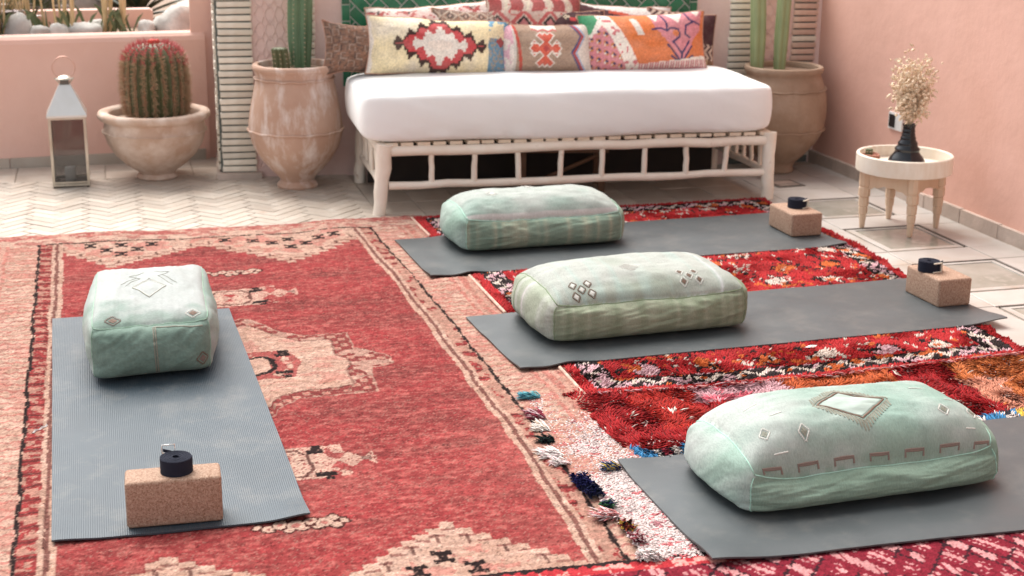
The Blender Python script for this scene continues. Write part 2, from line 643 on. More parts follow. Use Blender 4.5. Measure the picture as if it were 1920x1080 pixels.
# side face of the corner column: a second row of brick ends
sidem = rbox_mesh('brick', 0.02, 0.50, 0.026, 0.003, 2)
MB().box(-0.092, -0.080, -0.0, 0.5, 0.001, 0.985).obj('mortar_core', M_MORTAR, c1)
z = 0.040
while z < 0.95:
    o = mk('brick', sidem, M_BRICK, c1)
    o.location = (-0.094 + rnd.uniform(-.002, .002), 0.262, z + 0.012)
    o.rotation_euler = (rnd.uniform(-.02, .02), 0, 0)
    z += 0.0335
MB().box(-0.112, 0.105, -0.050, 0.50, 0, 0.036).obj('plinth', M_SKIRT, c1)
brick_column('brick_strip', 'stacked pale brick strip behind the tall column cactus at left', 0.391, 0.520, 0.012, 0.05, 0.985, 0.0335, [M_BRICK])
brick_column('brick_strip', 'stacked pale brick strip between the bed and the twin cacti at right', 2.643, 2.771, 0.012, 0.05, 0.985, 0.0335, [M_BRICK])
brick_column('brick_strip', 'reddish stacked brick strip in the corner next to the side wall', 2.990, 3.122, 0.012, 0.05, 0.985, 0.0335, [M_BRICKR, M_BRICK])

# ------------------------------------------------------------------ green tile panel
tp = thing('tile_panel', 'green glazed herringbone tile panel on the wall above the bed', 'tile panel', wpt(0.651, 0), WA)
PWID, PZ0, PZ1 = 1.815, 0.45, 0.93
MB().box(0, PWID, -0.008, 0.002, PZ0, PZ1).obj('grout_bed', M_GROUT, tp)
for q in herringbone(0.043, PWID - 0.043, PZ0 + 0.003, PZ1, 0.054, 2, 0.0065, PI / 4):
    mb = MB().prism(q, 0.0, 0.005, 0.0015)
    mb.v = [(x, -0.0085 - z * 1.0, y) for (x, y, z) in mb.v]
    mb.obj('tile', M_GREEN, tp)
for sx in (0.003, PWID - 0.040):
    z = PZ0
    while z < PZ1 - 0.07:
        mb = MB().prism([(sx, z + .003), (sx + .037, z + .003), (sx + .037, z + .077), (sx, z + .077)], 0, 0.005, 0.0015)
        mb.v = [(x, -0.0085 - zz, y) for (x, y, zz) in mb.v]
        mb.obj('tile', M_GREEN, tp)
        z += 0.08

# ------------------------------------------------------------------ garden behind the planter wall
gs = MB().box(-6, 0.50, 7.95, 16, 0.2, 0.618).obj('garden_soil', M_SOIL)
gs['kind'] = 'structure'
k = MB().prism([(-3, 8.46), (0.30, 8.56), (0.30, 8.66), (-3, 8.56)], 0.60, 0.715, 0.012).obj('garden_kerb', M_SALMON)
tag(k, 'low pink kerb running across the planting bed behind the rocks', 'kerb')
M_LEAF = pm('dull green leaf', (0.16, 0.19, 0.09), (0.10, 0.13, 0.06), 8, 0.6)
M_DARKLEAF = pm('dark spiky leaf', (0.035, 0.05, 0.025), (0.06, 0.07, 0.035), 8, 0.5)
M_STRAW = pm('dry straw', (0.74, 0.58, 0.34), (0.66, 0.48, 0.26), 15, 0.7)
M_WHITEPET = pm('white petals', (0.82, 0.76, 0.74), (0.78, 0.66, 0.66), 20, 0.7)


def rock_mesh(sx, sy, sz, seed):
    bm = bmesh.new()
    bmesh.ops.create_icosphere(bm, subdivisions=3, radius=1)
    rr = random.Random(seed)
    ph = [rr.uniform(0, 6) for _ in range(9)]
    for v in bm.verts:
        p = v.co.copy()
        d = 1 + .16 * math.sin(2.1 * p.x + ph[0]) * math.cos(1.7 * p.y + ph[1]) + .10 * math.sin(4.3 * p.z + ph[2] + 2 * p.x) + .07 * math.sin(8 * p.y + ph[3]) * math.sin(7 * p.x + ph[4]) + .05 * math.sin(11 * p.z + ph[5]) * math.sin(9 * p.y + ph[6])
        v.co = Vector((p.x * sx * d, p.y * sy * d, max(-0.35, p.z) * sz * d))
    me = bpy.data.meshes.new('rock')
    bm.to_mesh(me)
    bm.free()
    me.polygons.foreach_set('use_smooth', np.ones(len(me.polygons), bool))
    return me


rocks = [((0.405, 8.13, .65), (.12, .10, .12), 'largest rounded grey white rock in the planter next to the brick column'),
         ((0.25, 8.06, .65), (.06, .05, .055), 'small pale rock tucked in front of the largest planter rock'),
         ((-0.07, 8.10, .64), (.11, .07, .065), 'flat white rock in the planter right of the dry grass stems'),
         ((-0.20, 8.05, .65), (.055, .05, .06), 'small round white rock between two larger rocks in the planter'),
         ((-0.39, 8.10, .645), (.10, .07, .095), 'pointed grey white rock in the planter above the lantern'),
         ((-0.29, 8.04, .645), (.06, .04, .045), 'low grey rock touching the pointed planter rock'),
         ((-0.60, 8.05, .65), (.08, .05, .05), 'low white rock beside the black flower pot in the planter'),
         ((-0.17, 9.10, .72), (.20, .14, .16), 'big white boulder behind the pink kerb in the garden'),
         ((-0.45, 9.25, .70), (.14, .12, .12), 'pale boulder at left of the big white one behind the kerb'),
         ((0.02, 8.30, .65), (.07, .06, .05), 'small rock in front of the pink kerb between grass stems')]
for i, (p, s, l) in enumerate(rocks):
    o = mk('garden_rock', rock_mesh(*s, i), M_STONE, None, p, (0, 0, i * 1.3))
    tag(o, l, 'rock', 'rocks in the planting bed')


def grass_clump(x, y, n, h, spread, label, seed, thick=0.0045):
    t = thing('dry_grass', label, 'dry grass', (x, y, 0.63), group='dry grass clumps in the planter')
    rr = random.Random(seed)
    for i in range(n):
        a, r = rr.uniform(0, 6.28), rr.uniform(0, spread)
        bx, by = r * math.cos(a), r * math.sin(a)
        lx, ly = rr.uniform(-.12, .12), rr.uniform(-.08, .08)
        hh = h * rr.uniform(.7, 1.1)
        MB().tube([(bx, by, 0), (bx + lx * .3, by + ly * .3, hh * .4), (bx + lx * 1.0, by + ly, hh)], [thick, thick * .8, thick * .4], 5).obj('stem', M_STRAW, t, smooth=True)
    lf = MB()
    for i in range(n * 3):
        a = rr.uniform(0, 6.28)
        r = rr.uniform(0, spread * 1.6)
        L = rr.uniform(.05, .16)
        w = .006
        bx, by = r * math.cos(a), r * math.sin(a)
        dx, dy = math.cos(a * 3.1) * L * .6, math.sin(a * 3.1) * L * .6
        lf.add([(bx - w, by, 0), (bx + w, by, 0), (bx + dx * .5, by + dy * .5, L * .8), (bx + dx, by + dy, L)], [(0, 1, 2), (0, 2, 3)])
    lf.obj('leaf_tuft', M_LEAF, t)['kind'] = 'stuff'


for a in ((-0.44, 8.35, 9, 0.8, .14, 'loose dry grass stems in front of the kerb at left'), (-0.52, 8.10, 9, 0.75, .10, 'leafy dry grass clump next to the black flower pot'), (-0.33, 8.25, 8, 0.8, .09, 'dry grass stems behind the pointed grey white rock'),
          (-0.16, 8.16, 8, 0.8, .08, 'thin dry stems right behind the small round rock'), (0.035, 8.14, 5, 0.9, .06, 'tall straw stems left of the bare kerb'),
          (0.135, 8.10, 4, 0.9, .035, 'rightmost pair of thick straw stems in the planter')):
    grass_clump(*a, seed=int(a[0] * 100), thick=0.0095 if a[0] > 0 else 0.0068)


def spiky(x, y, z, n, L, label, mat, cat='agave', seed=1):
    t = thing('spiky_plant', label, cat, (x, y, z))
    rr = random.Random(seed)
    for i in range(n):
        a = rr.uniform(0, 2 * PI)
        el = rr.uniform(.15, 1.35)
        l = L * rr.uniform(.7, 1.1)
        pts = []
        mb = MB()
        w = .022 * L / .35
        for j in range(5):
            f = j / 4
            r = l * f * math.cos(el)
            zz = l * f * math.sin(el) - 0.10 * l * f * f
            ww = w * (1 - f) ** .7 * (1 + .6 * f)
            sx, sy = -math.sin(a) * ww, math.cos(a) * ww
            cx, cy = r * math.cos(a), r * math.sin(a)
            pts += [(cx + sx, cy + sy, zz), (cx, cy, zz - ww * .5), (cx - sx, cy - sy, zz)]
        fs = []
        for j in range(4):
            b = j * 3
            fs += [(b, b + 1, b + 4, b + 3), (b + 1, b + 2, b + 5, b + 4)]
        mb.add(pts, fs)
        mb.obj('leaf', mat, t, smooth=True)


spiky(0.22, 9.0, 0.63, 46, .42, 'dark spiky rosette plant behind the kerb near the brick column', M_DARKLEAF, seed=3)
spiky(-0.56, 8.9, 0.63, 30, .35, 'green leafy rosette behind the black flower pot', M_LEAF, seed=8)


def flower_bush(x, y, z, n, r, label, seed):
    t = thing('flowering_bush', label, 'flower bush', (x, y, z))
    rr = random.Random(seed)
    st = MB()
    fl_ = MB()
    for i in range(n):
        a, q = rr.uniform(0, 6.28), rr.uniform(0, 1) ** .6 * r
        px, py, pz = q * math.cos(a), q * math.sin(a), rr.uniform(.04, .30)
        st.tube([(0, 0, 0), (px * .6, py * .6, pz * .6), (px, py, pz)], [.003, .002, .0015], 4)
        for k in range(5):
            b = k * 1.2566 + i
            R = .034
            fl_.add([(px, py, pz), (px + R * math.cos(b - .5), py + R * math.sin(b - .5), pz + .008), (px + R * 1.5 * math.cos(b), py + R * 1.5 * math.sin(b), pz + .004), (px + R * math.cos(b + .5), py + R * math.sin(b + .5), pz + .008)], [(0, 1, 2, 3)])
        for k in range(4):
            ff = rr.uniform(.3, .9)
            b = rr.uniform(0, 6.28)
            lx, ly, lz = px * ff, py * ff, pz * ff
            st.add([(lx, ly, lz), (lx + .02 * math.cos(b - .3), ly + .02 * math.sin(b - .3), lz + .012), (lx + .045 * math.cos(b), ly + .045 * math.sin(b), lz + .01), (lx + .02 * math.cos(b + .3), ly + .02 * math.sin(b + .3), lz + .012)], [(0, 1, 2, 3)])
    st.obj('stems', M_LEAF, t)
    fl_.obj('blossoms', M_WHITEPET, t)


flower_bush(-0.54, 8.30, 0.63, 60, .24, 'white flowering bush behind the black flower pot', 4)
flower_bush(-0.35, 8.95, 0.66, 60, .26, 'pale flowering bush behind the pink kerb', 9)
M_BLACKPOT = pm('black plastic', (0.012, 0.012, 0.013), None, 10, 0.45)
t = MB().lathe([(.05, 0), (.052, .002), (.066, .115), (.072, .118), (.072, .13), (.064, .13), (.06, .10), (.001, .10)], 28).obj('flower_pot', M_BLACKPOT, None, (-0.60, 8.12, .635), smooth=True, angle=40)
tag(t, 'black flower pot at the left end of the planter', 'flower pot')
flower_bush(-0.60, 8.12, 0.735, 26, .07, 'pinkish white flowers growing in the black pot', 21)

# ------------------------------------------------------------------ rugs
def mixc(c, mask, col, k=1.0):
    col = np.asarray(col)
    if np.isscalar(k):
        c[mask] = c[mask] * (1 - k) + col * k
    else:
        kk = k[mask][:, None]
        c[mask] = c[mask] * (1 - kk) + col * kk


M_PILE = am('short wool pile', 0.95, 0.5, 260, 0.02, 0.05, vscale=180, vary=0.22, bdist=0.004)
M_SHAG = am('shaggy wool', 0.9, 0.0, 300, 0.04, 0.08, vscale=90, vary=0.12)
M_BACK = pm('rug backing', (0.25, 0.12, 0.09), None, 60, 0.95)

RED1, RED2, RED3 = np.array((0.285, 0.044, 0.046)), np.array((0.185, 0.042, 0.040)), np.array((0.42, 0.145, 0.125))
BEI1, BEI2 = np.array((0.50, 0.355, 0.285)), np.array((0.42, 0.265, 0.205))
BLK = np.array((0.020, 0.012, 0.012))
BRN = np.array((0.075, 0.022, 0.020))
MAR = np.array((0.19, 0.030, 0.030))


def paint_big_rug(X, Y):
    wob = (vnoise(X * 9, Y * 9, 1) - .5) * .010 + (vnoise(X * 40, Y * 40, 2) - .5) * .006
    wob2 = (vnoise(X * 9, Y * 9, 5) - .5) * .010 + (vnoise(X * 40, Y * 40, 6) - .5) * .007
    x = X + (Y - 4.45) * .008 + wob
    y = Y + wob2
    right = x > .42
    x = x - np.where(right, .03 * np.clip(1 - ((Y - 4.5) / 1.6) ** 2, 0, 1) * np.clip((x - .7) / .3, 0, 1), 0)
    n1 = fbm(X * 5, Y * 16, 3)
    n2 = fbm(X * 45, Y * 90, 4, 3)
    grain = rng.random(X.shape)
    # the red field with worn streaks
    k = np.clip((n1 - .35) * 2.2, 0, 1)[..., None]
    c = RED1 * (1 - k) + RED2 * k
    w = np.clip((n2 - .45) * 3, 0, 1)[..., None] * .55
    c = c * (1 - w) + RED3 * w
    pale = np.clip((fbm(X * 2.2, Y * 2.2, 8) - .52) * 3, 0, 1)[..., None] * .35
    c = c * (1 - pale) + RED3 * pale
    # beige ends with stepped zigzag edge
    qx = np.round(x / .036) * .036
    kn = (n2 - .5)[..., None]
    beige = BEI1 + (BEI2 - BEI1) * np.clip(n1 * 1.6 - .3, 0, 1)[..., None] + kn * .12
    fx = [-.30, -.19, 0.0, .377, .684, .985, 1.1]
    fy = [6.03, 6.00, 5.725, 5.985, 5.625, 5.95, 6.02]
    bfar = np.interp(qx, fx, fy)
    nx = [-.30, -.17, .058, .39, .719, .979, 1.1]
    ny = [2.88, 2.90, 3.165, 2.93, 3.19, 2.925, 2.88]
    bnear = np.interp(qx, nx, ny)
    far = y > bfar
    near = y < bnear
    c[far] = beige[far]
    c[near] = beige[near]
    for dist, msk in ((y - bfar, far), (bnear - y, near)):
        ln = msk & (np.abs(dist - .035) < .0055)
        mixc(c, ln, BRN * 2.2, .75)
        tick = msk & (dist < .075) & (dist > .03) & (np.abs(((x / .072) % 1) - .5) < .07)
        mixc(c, tick, BRN, .8)
        pk = msk & (dist > .09) & (fbm(X * 22, Y * 22, 12) > .56)
        mixc(c, pk, RED3, .6)
    bows = [(.562, 6.012), (.635, 5.96), (.707, 6.015), (.77, 5.937), (.833, 6.005), (.703, 5.891), (-.086, 6.064), (-.024, 5.989), (.036, 6.053), (.033, 5.925), (.097, 5.987), (.156, 6.052), (.684, 3.015), (.615, 2.956), (.75, 2.952), (.06, 3.03), (.0, 2.96), (.12, 2.96), (.45, 6.05), (.90, 6.03)]
    for bx, by in bows:
        dx, dy = (X - bx), (Y - by) * .62
        m = (np.abs(np.abs(dx) - np.abs(dy)) < .006) & (np.abs(dx) < .026) & (np.abs(dy) < .02) | ((np.abs(dx) < .010) & (np.abs(dy) < .016)) | ((np.abs(np.abs(dx) - .019) < .006) & (np.abs(np.abs(dy) - .011) < .005))
        c[m] = BLK
    # central medallion (mirrored on the hidden side)
    mx = np.where(X < .40, .80 - X, X) + wob
    my = Y + wob2
    outer = [(.38, 4.96), (.44, 4.925), (.47, 4.88), (.53, 4.77), (.60, 4.715), (.742, 4.721), (.736, 4.56), (.831, 4.475), (.840, 4.44), (.834, 4.373), (.758, 4.335), (.743, 4.121), (.565, 4.128), (.501, 4.112), (.44, 4.03), (.38, 3.95)]
    inner = [(.38, 4.885), (.44, 4.84), (.50, 4.74), (.57, 4.66), (.672, 4.66), (.668, 4.50), (.70, 4.455), (.70, 4.38), (.678, 4.33), (.676, 4.19), (.55, 4.185), (.47, 4.16), (.40, 4.06), (.38, 4.04)]
    mo = inpoly(mx, my, outer)
    mi = inpoly(mx, my, inner)
    band = mo & ~mi
    pat = fbm(X * 26, Y * 26, 15, 2)
    c[band] = (BRN * 1.6 + MAR * .6)[None] * .9
    dia = (np.abs(((X + Y) / .062) % 1 - .5) + np.abs(((X - Y) / .062) % 1 - .5))
    mixc(c, band & (dia < .40), BEI2, .8)
    mixc(c, band & (dia < .20), RED3, .8)
    mixc(c, band & (pat > .55) & (my > 4.2), BEI1, .6)
    c[mi] = beige[mi]
    mixc(c, mi & (fbm(X * 14, Y * 40, 17) > .63), RED3, .45)
    edge = mo & (seg_dist(mx, my, outer) < .006)
    mixc(c, edge, BEI1 * .8, .5)
    ed2 = mo & (seg_dist(mx, my, inner) < .005)
    mixc(c, ed2, BRN, .5)
    # tooth motif in the middle of the medallion
    redm = mi & (mx < .55 - .25 * np.abs(my - 4.44)) & (np.abs(my - 4.44) < .13) & (fbm(X * 30, Y * 30, 19) > .36)
    mixc(c, redm, RED1, .85)
    body = (np.abs(my - 4.44) < .075) & (mx < .452)
    c[body] = beige[body]
    ring = (seg_dist(mx, my, [(.36, 4.36), (.44, 4.365), (.464, 4.40), (.464, 4.48), (.44, 4.515), (.36, 4.52)]) < .009)
    c[ring] = BLK
    for bx, by, w_, h_ in ((.507, 4.555, .016, .016), (.500, 4.523, .025, .015), (.488, 4.36, .028, .013), (.494, 4.322, .012, .013)):
        c[(np.abs(mx - bx) < w_) & (np.abs(my - by) < h_)] = BLK
    # flower motifs on the field: beyond and before the medallion
    for cy, sgn in ((5.21, 1), (3.64, -1)):
        yy = (Y - cy) + wob2
        xx = mx
        b1 = (np.abs(yy) < .105) & (xx < .50) & ~((np.abs(yy) < .045) & (xx < .43) & (fbm(X * 30, Y * 30, 21) > .5))
        b2 = (np.abs(yy) < .03 + .02 * np.sin(xx * 90)) & (xx < .64)
        b3 = (np.abs(np.abs(yy) - .075) < .028) & (xx < .565) & (fbm(X * 40, Y * 40, 23) > .42)
        for b in (b1, b2, b3):
            mixc(c, b & (grain > .12), BEI1, .8)
        ln = seg_dist(xx, yy, [(.36, .09), (.44, .085), (.468, .05), (.468, -.05), (.44, -.085), (.36, -.09)]) < .0055
        mixc(c, ln, BRN, .85)
        for bx, by, w_, h_ in ((.497, .092, .012, .016), (.492, .066, .024, .014), (.498, -.08, .028, .013), (.508, -.108, .012, .011)):
            c[(np.abs(xx - bx) < w_) & (np.abs(yy - by) < h_)] = BLK
        m = (np.hypot(xx - .455, yy * .7) < .0) | ((np.abs(yy) < .012) & (np.abs(xx - .615) < .014))
        mixc(c, m, BLK * 3, .6)
    for cy, cx0 in ((5.545, .43), (3.262, .385)):
        xx, yy = X - cx0 + wob * 1.5, (Y - cy) * .8 + wob2 * 1.5
        dd = np.full(X.shape, 9.0)
        for (ox, oy, rr_) in ((0, 0, .020), (.035, .012, .017), (-.035, .010, .017), (.066, -.004, .018), (-.066, -.006, .016), (.090, .014, .013), (.090, -.022, .012), (-.092, .008, .011), (.017, -.020, .013), (-.018, -.020, .012), (.050, -.022, .012), (.108, -.002, .011)):
            dd = np.minimum(dd, np.hypot(xx - ox, yy - oy) - rr_)
        mixc(c, dd < .005, BRN * .5, .9)
        mixc(c, dd < -.001, BEI1, .95)
        mixc(c, dd < -.011, RED1, .7)
    # side borders, measured inwards from the thin black line
    bd = np.minimum(1.084 - x, x + .271)
    strip = bd < .092
    c[strip] = beige[strip]
    mixc(c, strip & (np.abs(bd - .069) < .0062), BRN * 1.7, .85)
    rb = (bd > .005) & (bd < .050)
    c[rb] = (MAR * 1.35)[None] * (0.75 + .5 * n2[rb][:, None])
    mot = np.abs((y / .085) % 1 - .5)
    mixc(c, rb & (mot < .30) & (fbm(X * 60, Y * 60, 25, 2) > .46), BEI2, .7)
    mixc(c, rb & (mot > .42), BRN, .7)
    mixc(c, rb & right & (fbm(X * 40, Y * 20, 31, 2) > .40), BEI2, .75)
    ob = (bd < -.004) & (bd > -.118)
    fleck = ob & (np.hypot((((bd / .038) + np.round(y / .05) * .5) % 1 - .5) * 1.0, ((y / .05) % 1 - .5) * 1.5) < .32 * (0.5 + fbm(X * 20, Y * 20, 27)))
    mixc(c, fleck, RED3 * .9, .75)
    mixc(c, ob & (fbm(X * 10, Y * 10, 28) > .56), RED3, .35)
    os_ = bd <= -.118
    c[os_] = (RED3 * .72 + BEI2 * .28)[None] + kn[os_] * .1
    mixc(c, os_ & (np.abs(((bd + .118) / .045) % 1 - .5) < .20), BEI1, .55)
    mixc(c, os_ & (fbm(X * 35, Y * 35, 29, 2) > .55), BEI2, .6)
    bl = np.abs(bd) < .0052 + .002 * np.sin(Y * 61)
    inside = (y < 6.118) & (y > 2.78)
    c[bl & inside] = BLK
    # ends beyond the black line
    fe = y > 6.118
    t = (y - 6.118) / .165
    mixc(c, fe, BEI1, 1.0)
    mixc(c, fe & (t > .55), RED3 * .95, .75)
    mixc(c, fe & (fbm(X * 18, Y * 36, 33) > .50), RED1 * 1.05, .6)
    mixc(c, fe & (fbm(X * 30, Y * 40, 34) > .60), BEI1, .8)
    eb = (np.abs(y - 6.118) < .0085) & (bd > -.01) & (vnoise(X * 55, Y * 3, 35) > .22)
    mixc(c, eb, BLK, .9)
    # wear and grain
    c = c * (0.80 + .40 * grain[..., None])
    c = c * (0.86 + .28 * n2[..., None])
    g3 = vnoise(X * 105, Y * 150, 47) * .6 + vnoise(X * 55, Y * 75, 48) * .4
    c = c * (0.70 + .60 * g3[..., None])
    salt = rng.random(X.shape)
    c[salt > .93] = c[salt > .93] * .55 + np.array((.55, .34, .28)) * .30
    c[salt < .07] *= .55
    c = c * np.array((.80, .74, .72))
    return np.clip(c, 0.004, .9)


# mats first as numbers: the corner points of the four mats, near left, near right, far right, far left
MATS = [[(-.179, 3.300), (.419, 3.290), (.382, 5.066), (-.215, 5.080)],
        [(1.155, 5.282), (2.934, 5.354), (2.913, 5.958), (1.134, 5.886)],
        [(1.200, 4.193), (2.972, 4.260), (2.938, 4.839), (1.166, 4.772)],
        [(1.263, 2.812), (3.040, 2.772), (3.030, 3.472), (1.249, 3.416)]]


def under_mat(x, y, which, inset=.012):
    m = np.zeros(np.shape(x), bool)
    for i in which:
        p = np.array(MATS[i])
        c0 = p.mean(0)
        d = p - c0
        l = np.hypot(d[:, 0], d[:, 1])[:, None]
        q = c0 + d * (1 - inset / l)
        m |= inpoly(x, y, [tuple(r) for r in q])
    return m


def sheet(name, x0, x1, y0, y1, step, paint, z, amp, parent, mat, edge_noise=.006, rot=0.0, skip=None):
    nx, ny = int((x1 - x0) / step), int((y1 - y0) / step)
    xs = np.linspace(x0, x1, nx + 1)
    ys_ = np.linspace(y0, y1, ny + 1)
    X, Y = np.meshgrid(xs, ys_)
    C = paint(X, Y)
    Z = z + (rng.random(X.shape) - .5) * amp + (fbm(X * 7, Y * 7, 41) - .5) * .004 + np.clip(fbm(X * 3.1, Y * 2.2, 42) - .40, 0, 1) * .030 * (~under_mat(X, Y, (0, 1, 2, 3), -.06)) * (z < .012)
    # uneven edges and the rounded down rim
    ex = (fbm(X * 0 + 3, Y * 25, 43) - .5) * edge_noise * 2 + (fbm(X * 0 + 7, Y * 2.2, 44) - .5) * edge_noise * 3
    ey = (fbm(X * 25, Y * 0 + 5, 45) - .5) * edge_noise * 2 + (fbm(X * 2.2, Y * 0 + 9, 46) - .5) * edge_noise * 3
    wx = np.clip(1 - np.minimum(X - x0, x1 - X) / .08, 0, 1)
    wy = np.clip(1 - np.minimum(Y - y0, y1 - Y) / .08, 0, 1)
    Xo, Yo = X + ex * wx, Y + ey * wy
    rim = np.zeros(X.shape, bool)
    rim[0, :] = rim[-1, :] = rim[:, 0] = rim[:, -1] = True
    Z[rim] = 0.0035 if z > .006 else 0.001
    V = np.stack([Xo, Yo, Z], -1).reshape(-1, 3)
    idx = np.arange((nx + 1) * (ny + 1)).reshape(ny + 1, nx + 1)
    F = np.stack([idx[:-1, :-1], idx[:-1, 1:], idx[1:, 1:], idx[1:, :-1]], -1).reshape(-1, 4)
    if skip is not None:
        cx_ = X[:-1, :-1].ravel() + step / 2
        cy_ = Y[:-1, :-1].ravel() + step / 2
        F = F[~skip(cx_, cy_)]
    me = npmesh(name, V, F, C.reshape(-1, 3), smooth=False)
    return mk(name, me, mat, parent)


def strands(n_pts, pts, z0, h, lean, width, cols, segs=1):
    """vectorised tufts: three sided tapering strands"""
    n = n_pts
    a0 = rng.random(n) * 2 * PI
    V = []
    C = []
    levels = segs
    for l in range(levels):
        f = l / levels
        cx = pts[:, 0] + lean[:, 0] * f ** 1.5
        cy = pts[:, 1] + lean[:, 1] * f ** 1.5
        cz = z0 + h * f
        w = width * (1 - .35 * f)
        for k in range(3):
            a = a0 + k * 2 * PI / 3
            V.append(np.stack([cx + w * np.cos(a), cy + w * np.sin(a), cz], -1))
            C.append(cols * (.80 + .20 * f))  # darker roots: shade between the tufts put into their colour
    V.append(np.stack([pts[:, 0] + lean[:, 0], pts[:, 1] + lean[:, 1], z0 + h], -1))
    C.append(cols)
    per = levels * 3 + 1
    V = np.stack(V, 1).reshape(-1, 3)
    C = np.stack(C, 1).reshape(-1, 3)
    f = []
    for l in range(levels - 1):
        for k in range(3):
            a, b = l * 3 + k, l * 3 + (k + 1) % 3
            f += [(a, b, b + 3), (a, b + 3, a + 3)]
    t = levels * 3
    for k in range(3):
        f.append(((levels - 1) * 3 + k, (levels - 1) * 3 + (k + 1) % 3, t))
    f = np.array(f)
    F = (np.arange(n)[:, None, None] * per + f[None]).reshape(-1, 3)
    return V, F, C


def jgrid(x0, x1, y0, y1, step, jit=.45):
    xs = np.arange(x0, x1, step)
    ys_ = np.arange(y0, y1, step)
    X, Y = np.meshgrid(xs, ys_)
    X = X + (rng.random(X.shape) - .5) * 2 * jit * step
    Y = Y + (rng.random(Y.shape) - .5) * 2 * jit * step
    return X.ravel(), Y.ravel()


def frange_edge(x, y, pts):
    return x


# --- the large flat red rug
bigrug = thing('large_rug', 'large faded red rug with beige stepped ends under the ribbed mat', 'rug', (0, 0, 0))
sheet('woven_field', -.535, 1.338, 2.74, 6.285, .0046, paint_big_rug, .0105, .0030, bigrug, M_PILE)
# wispy fringe at its far end
n = 900
px = rng.random(n) * 1.85 - .53
pts = np.stack([px, np.full(n, 6.280)], -1)
cl = np.where((rng.random(n) < .5)[:, None], RED3[None], BEI1[None]) * (.8 + .3 * rng.random(n))[:, None]
V, F, C = strands(n, pts, np.full(n, .009), np.full(n, -.002), np.stack([(rng.random(n) - .5) * .03, .008 + .022 * rng.random(n) ** 2], -1), .0025, cl, 2)
mk('fringe', npmesh('fringe', V, F, C), M_SHAG, bigrug)['kind'] = 'stuff'

# --- the shaggy runner under the two middle mats
RB_X0, RB_X1 = 1.318, 2.968


def rugB_edges(y):
    l = np.interp(y, [3.9, 4.2, 4.85, 5.35, 6.28], [1.335, 1.335, 1.318, 1.310, 1.285])
    r = np.interp(y, [3.9, 4.0, 4.94, 5.3, 6.28], [2.86, 2.868, 2.955, 2.985, 2.975])
    return l, r


def rugB_far(x):
    return np.interp(x, [1.28, 2.97], [6.245, 6.262])


def rugB_near(x):
    return np.interp(x, [1.33, 1.7, 2.1, 2.9], [3.925, 3.90, 3.905, 3.955])


WHT = np.array((.56, .46, .40))
PNK = np.array((.56, .34, .37))
ORG = np.array((.48, .11, .030))
RDB = np.array((.33, .018, .020))


def paint_B(X, Y):
    l, r = rugB_edges(Y)
    e = np.minimum(np.minimum(X - l, r - X), np.minimum(Y - rugB_near(X), rugB_far(X) - Y))
    n = fbm(X * 14, Y * 14, 51)
    n2 = vnoise(X * 60, Y * 60, 52)
    c = RDB * (.8 + .5 * n[..., None])
    # woven motifs: lattice of irregular diamonds, white or orange with black outlines
    gx, gy = .21, .20
    row = np.floor(Y / gy)
    u = ((X + (row % 2) * gx * .5) / gx)
    v = Y / gy
    ui, vi = np.floor(u), np.floor(v)
    fu, fv = u - ui - .5 + (n - .5) * .45, v - vi - .5 + (fbm(X * 14, Y * 14, 55) - .5) * .45
    hsh = np.abs(np.sin(ui * 12.99 + vi * 78.23) * 43758.5) % 1
    d = np.abs(fu) * 1.6 + np.abs(fv) * 1.35
    size = .24 + .22 * hsh
    has = hsh < .72
    ringm = has & (d < size + .11) & (n2 > .45)
    c[ringm] = BLK
    fillm = d < size
    colr = np.where((hsh < .45)[..., None], WHT, np.where((hsh < .60)[..., None], ORG, np.where((hsh < .70)[..., None], PNK, RDB)))
    c[fillm] = colr[fillm]
    core = (d < size * .35) & (hsh < .5)
    c[core & (hsh < .3)] = ORG * .8
    sp = (fbm(X * 50, Y * 30, 57, 2) > .76)
    c[sp] = (WHT * .95)
    sp2 = (fbm(X * 50, Y * 30, 58, 2) > .73)
    c[sp2] = BLK
    sp3 = (fbm(X * 30, Y * 24, 59, 2) > .74)
    c[sp3] = ORG
    inner = e > .135
    c[~inner] = RDB * (.85 + .4 * n[~inner][:, None])
    bnd = (e > .040) & (e < .125)
    zz = fbm(X * 24, Y * 24, 60, 2)
    c[bnd] = BLK
    along = np.where((Y - rugB_near(X) < .14) | (rugB_far(X) - Y < .14), X, Y)
    zig = np.abs(((along / .085) % 1) - .5) * 2
    pat = np.abs((e - .0825) / .042 - (zig - .5) * 1.1)
    c[bnd & (pat < .34) & (n2 > .22)] = WHT
    c[bnd & (pat < .34) & (zz > .60)] = PNK
    c[bnd & (pat > .8) & (zz > .58)] = PNK * .9
    c[bnd & (zz < .26)] = ORG
    return c


x, y = jgrid(1.26, 3.0, 3.88, 6.30, .0072)
l, r = rugB_edges(y)
l = l + (vnoise(x * 0, y * 20, 61) - .5) * .02
r = r + (vnoise(x * 0, y * 20, 62) - .5) * .03
ok = (x > l) & (x < r) & (y > rugB_near(x)) & (y < rugB_far(x)) & ~under_mat(x, y, (1, 2), .006)
ok &= ~((y < 4.16) & (y > 3.9) & (x < 1.30))
x, y = x[ok], y[ok]
shag = thing('shaggy_runner', 'shaggy red wool runner with black and white border under the two middle mats', 'rug', (0, 0, 0))
yy = np.linspace(3.905, 6.255, 40)
le, re = rugB_edges(yy)
poly = [(a + .006, max(b, rugB_near(a + .01) + .006)) for a, b in zip(le, yy)] + [(a - .006, min(max(b, rugB_near(a) + .006), 6.256)) for a, b in zip(re[::-1], yy[::-1])]
MB().prism(poly, .0135, .0165).obj('backing', M_BACK, shag)
n = len(x)
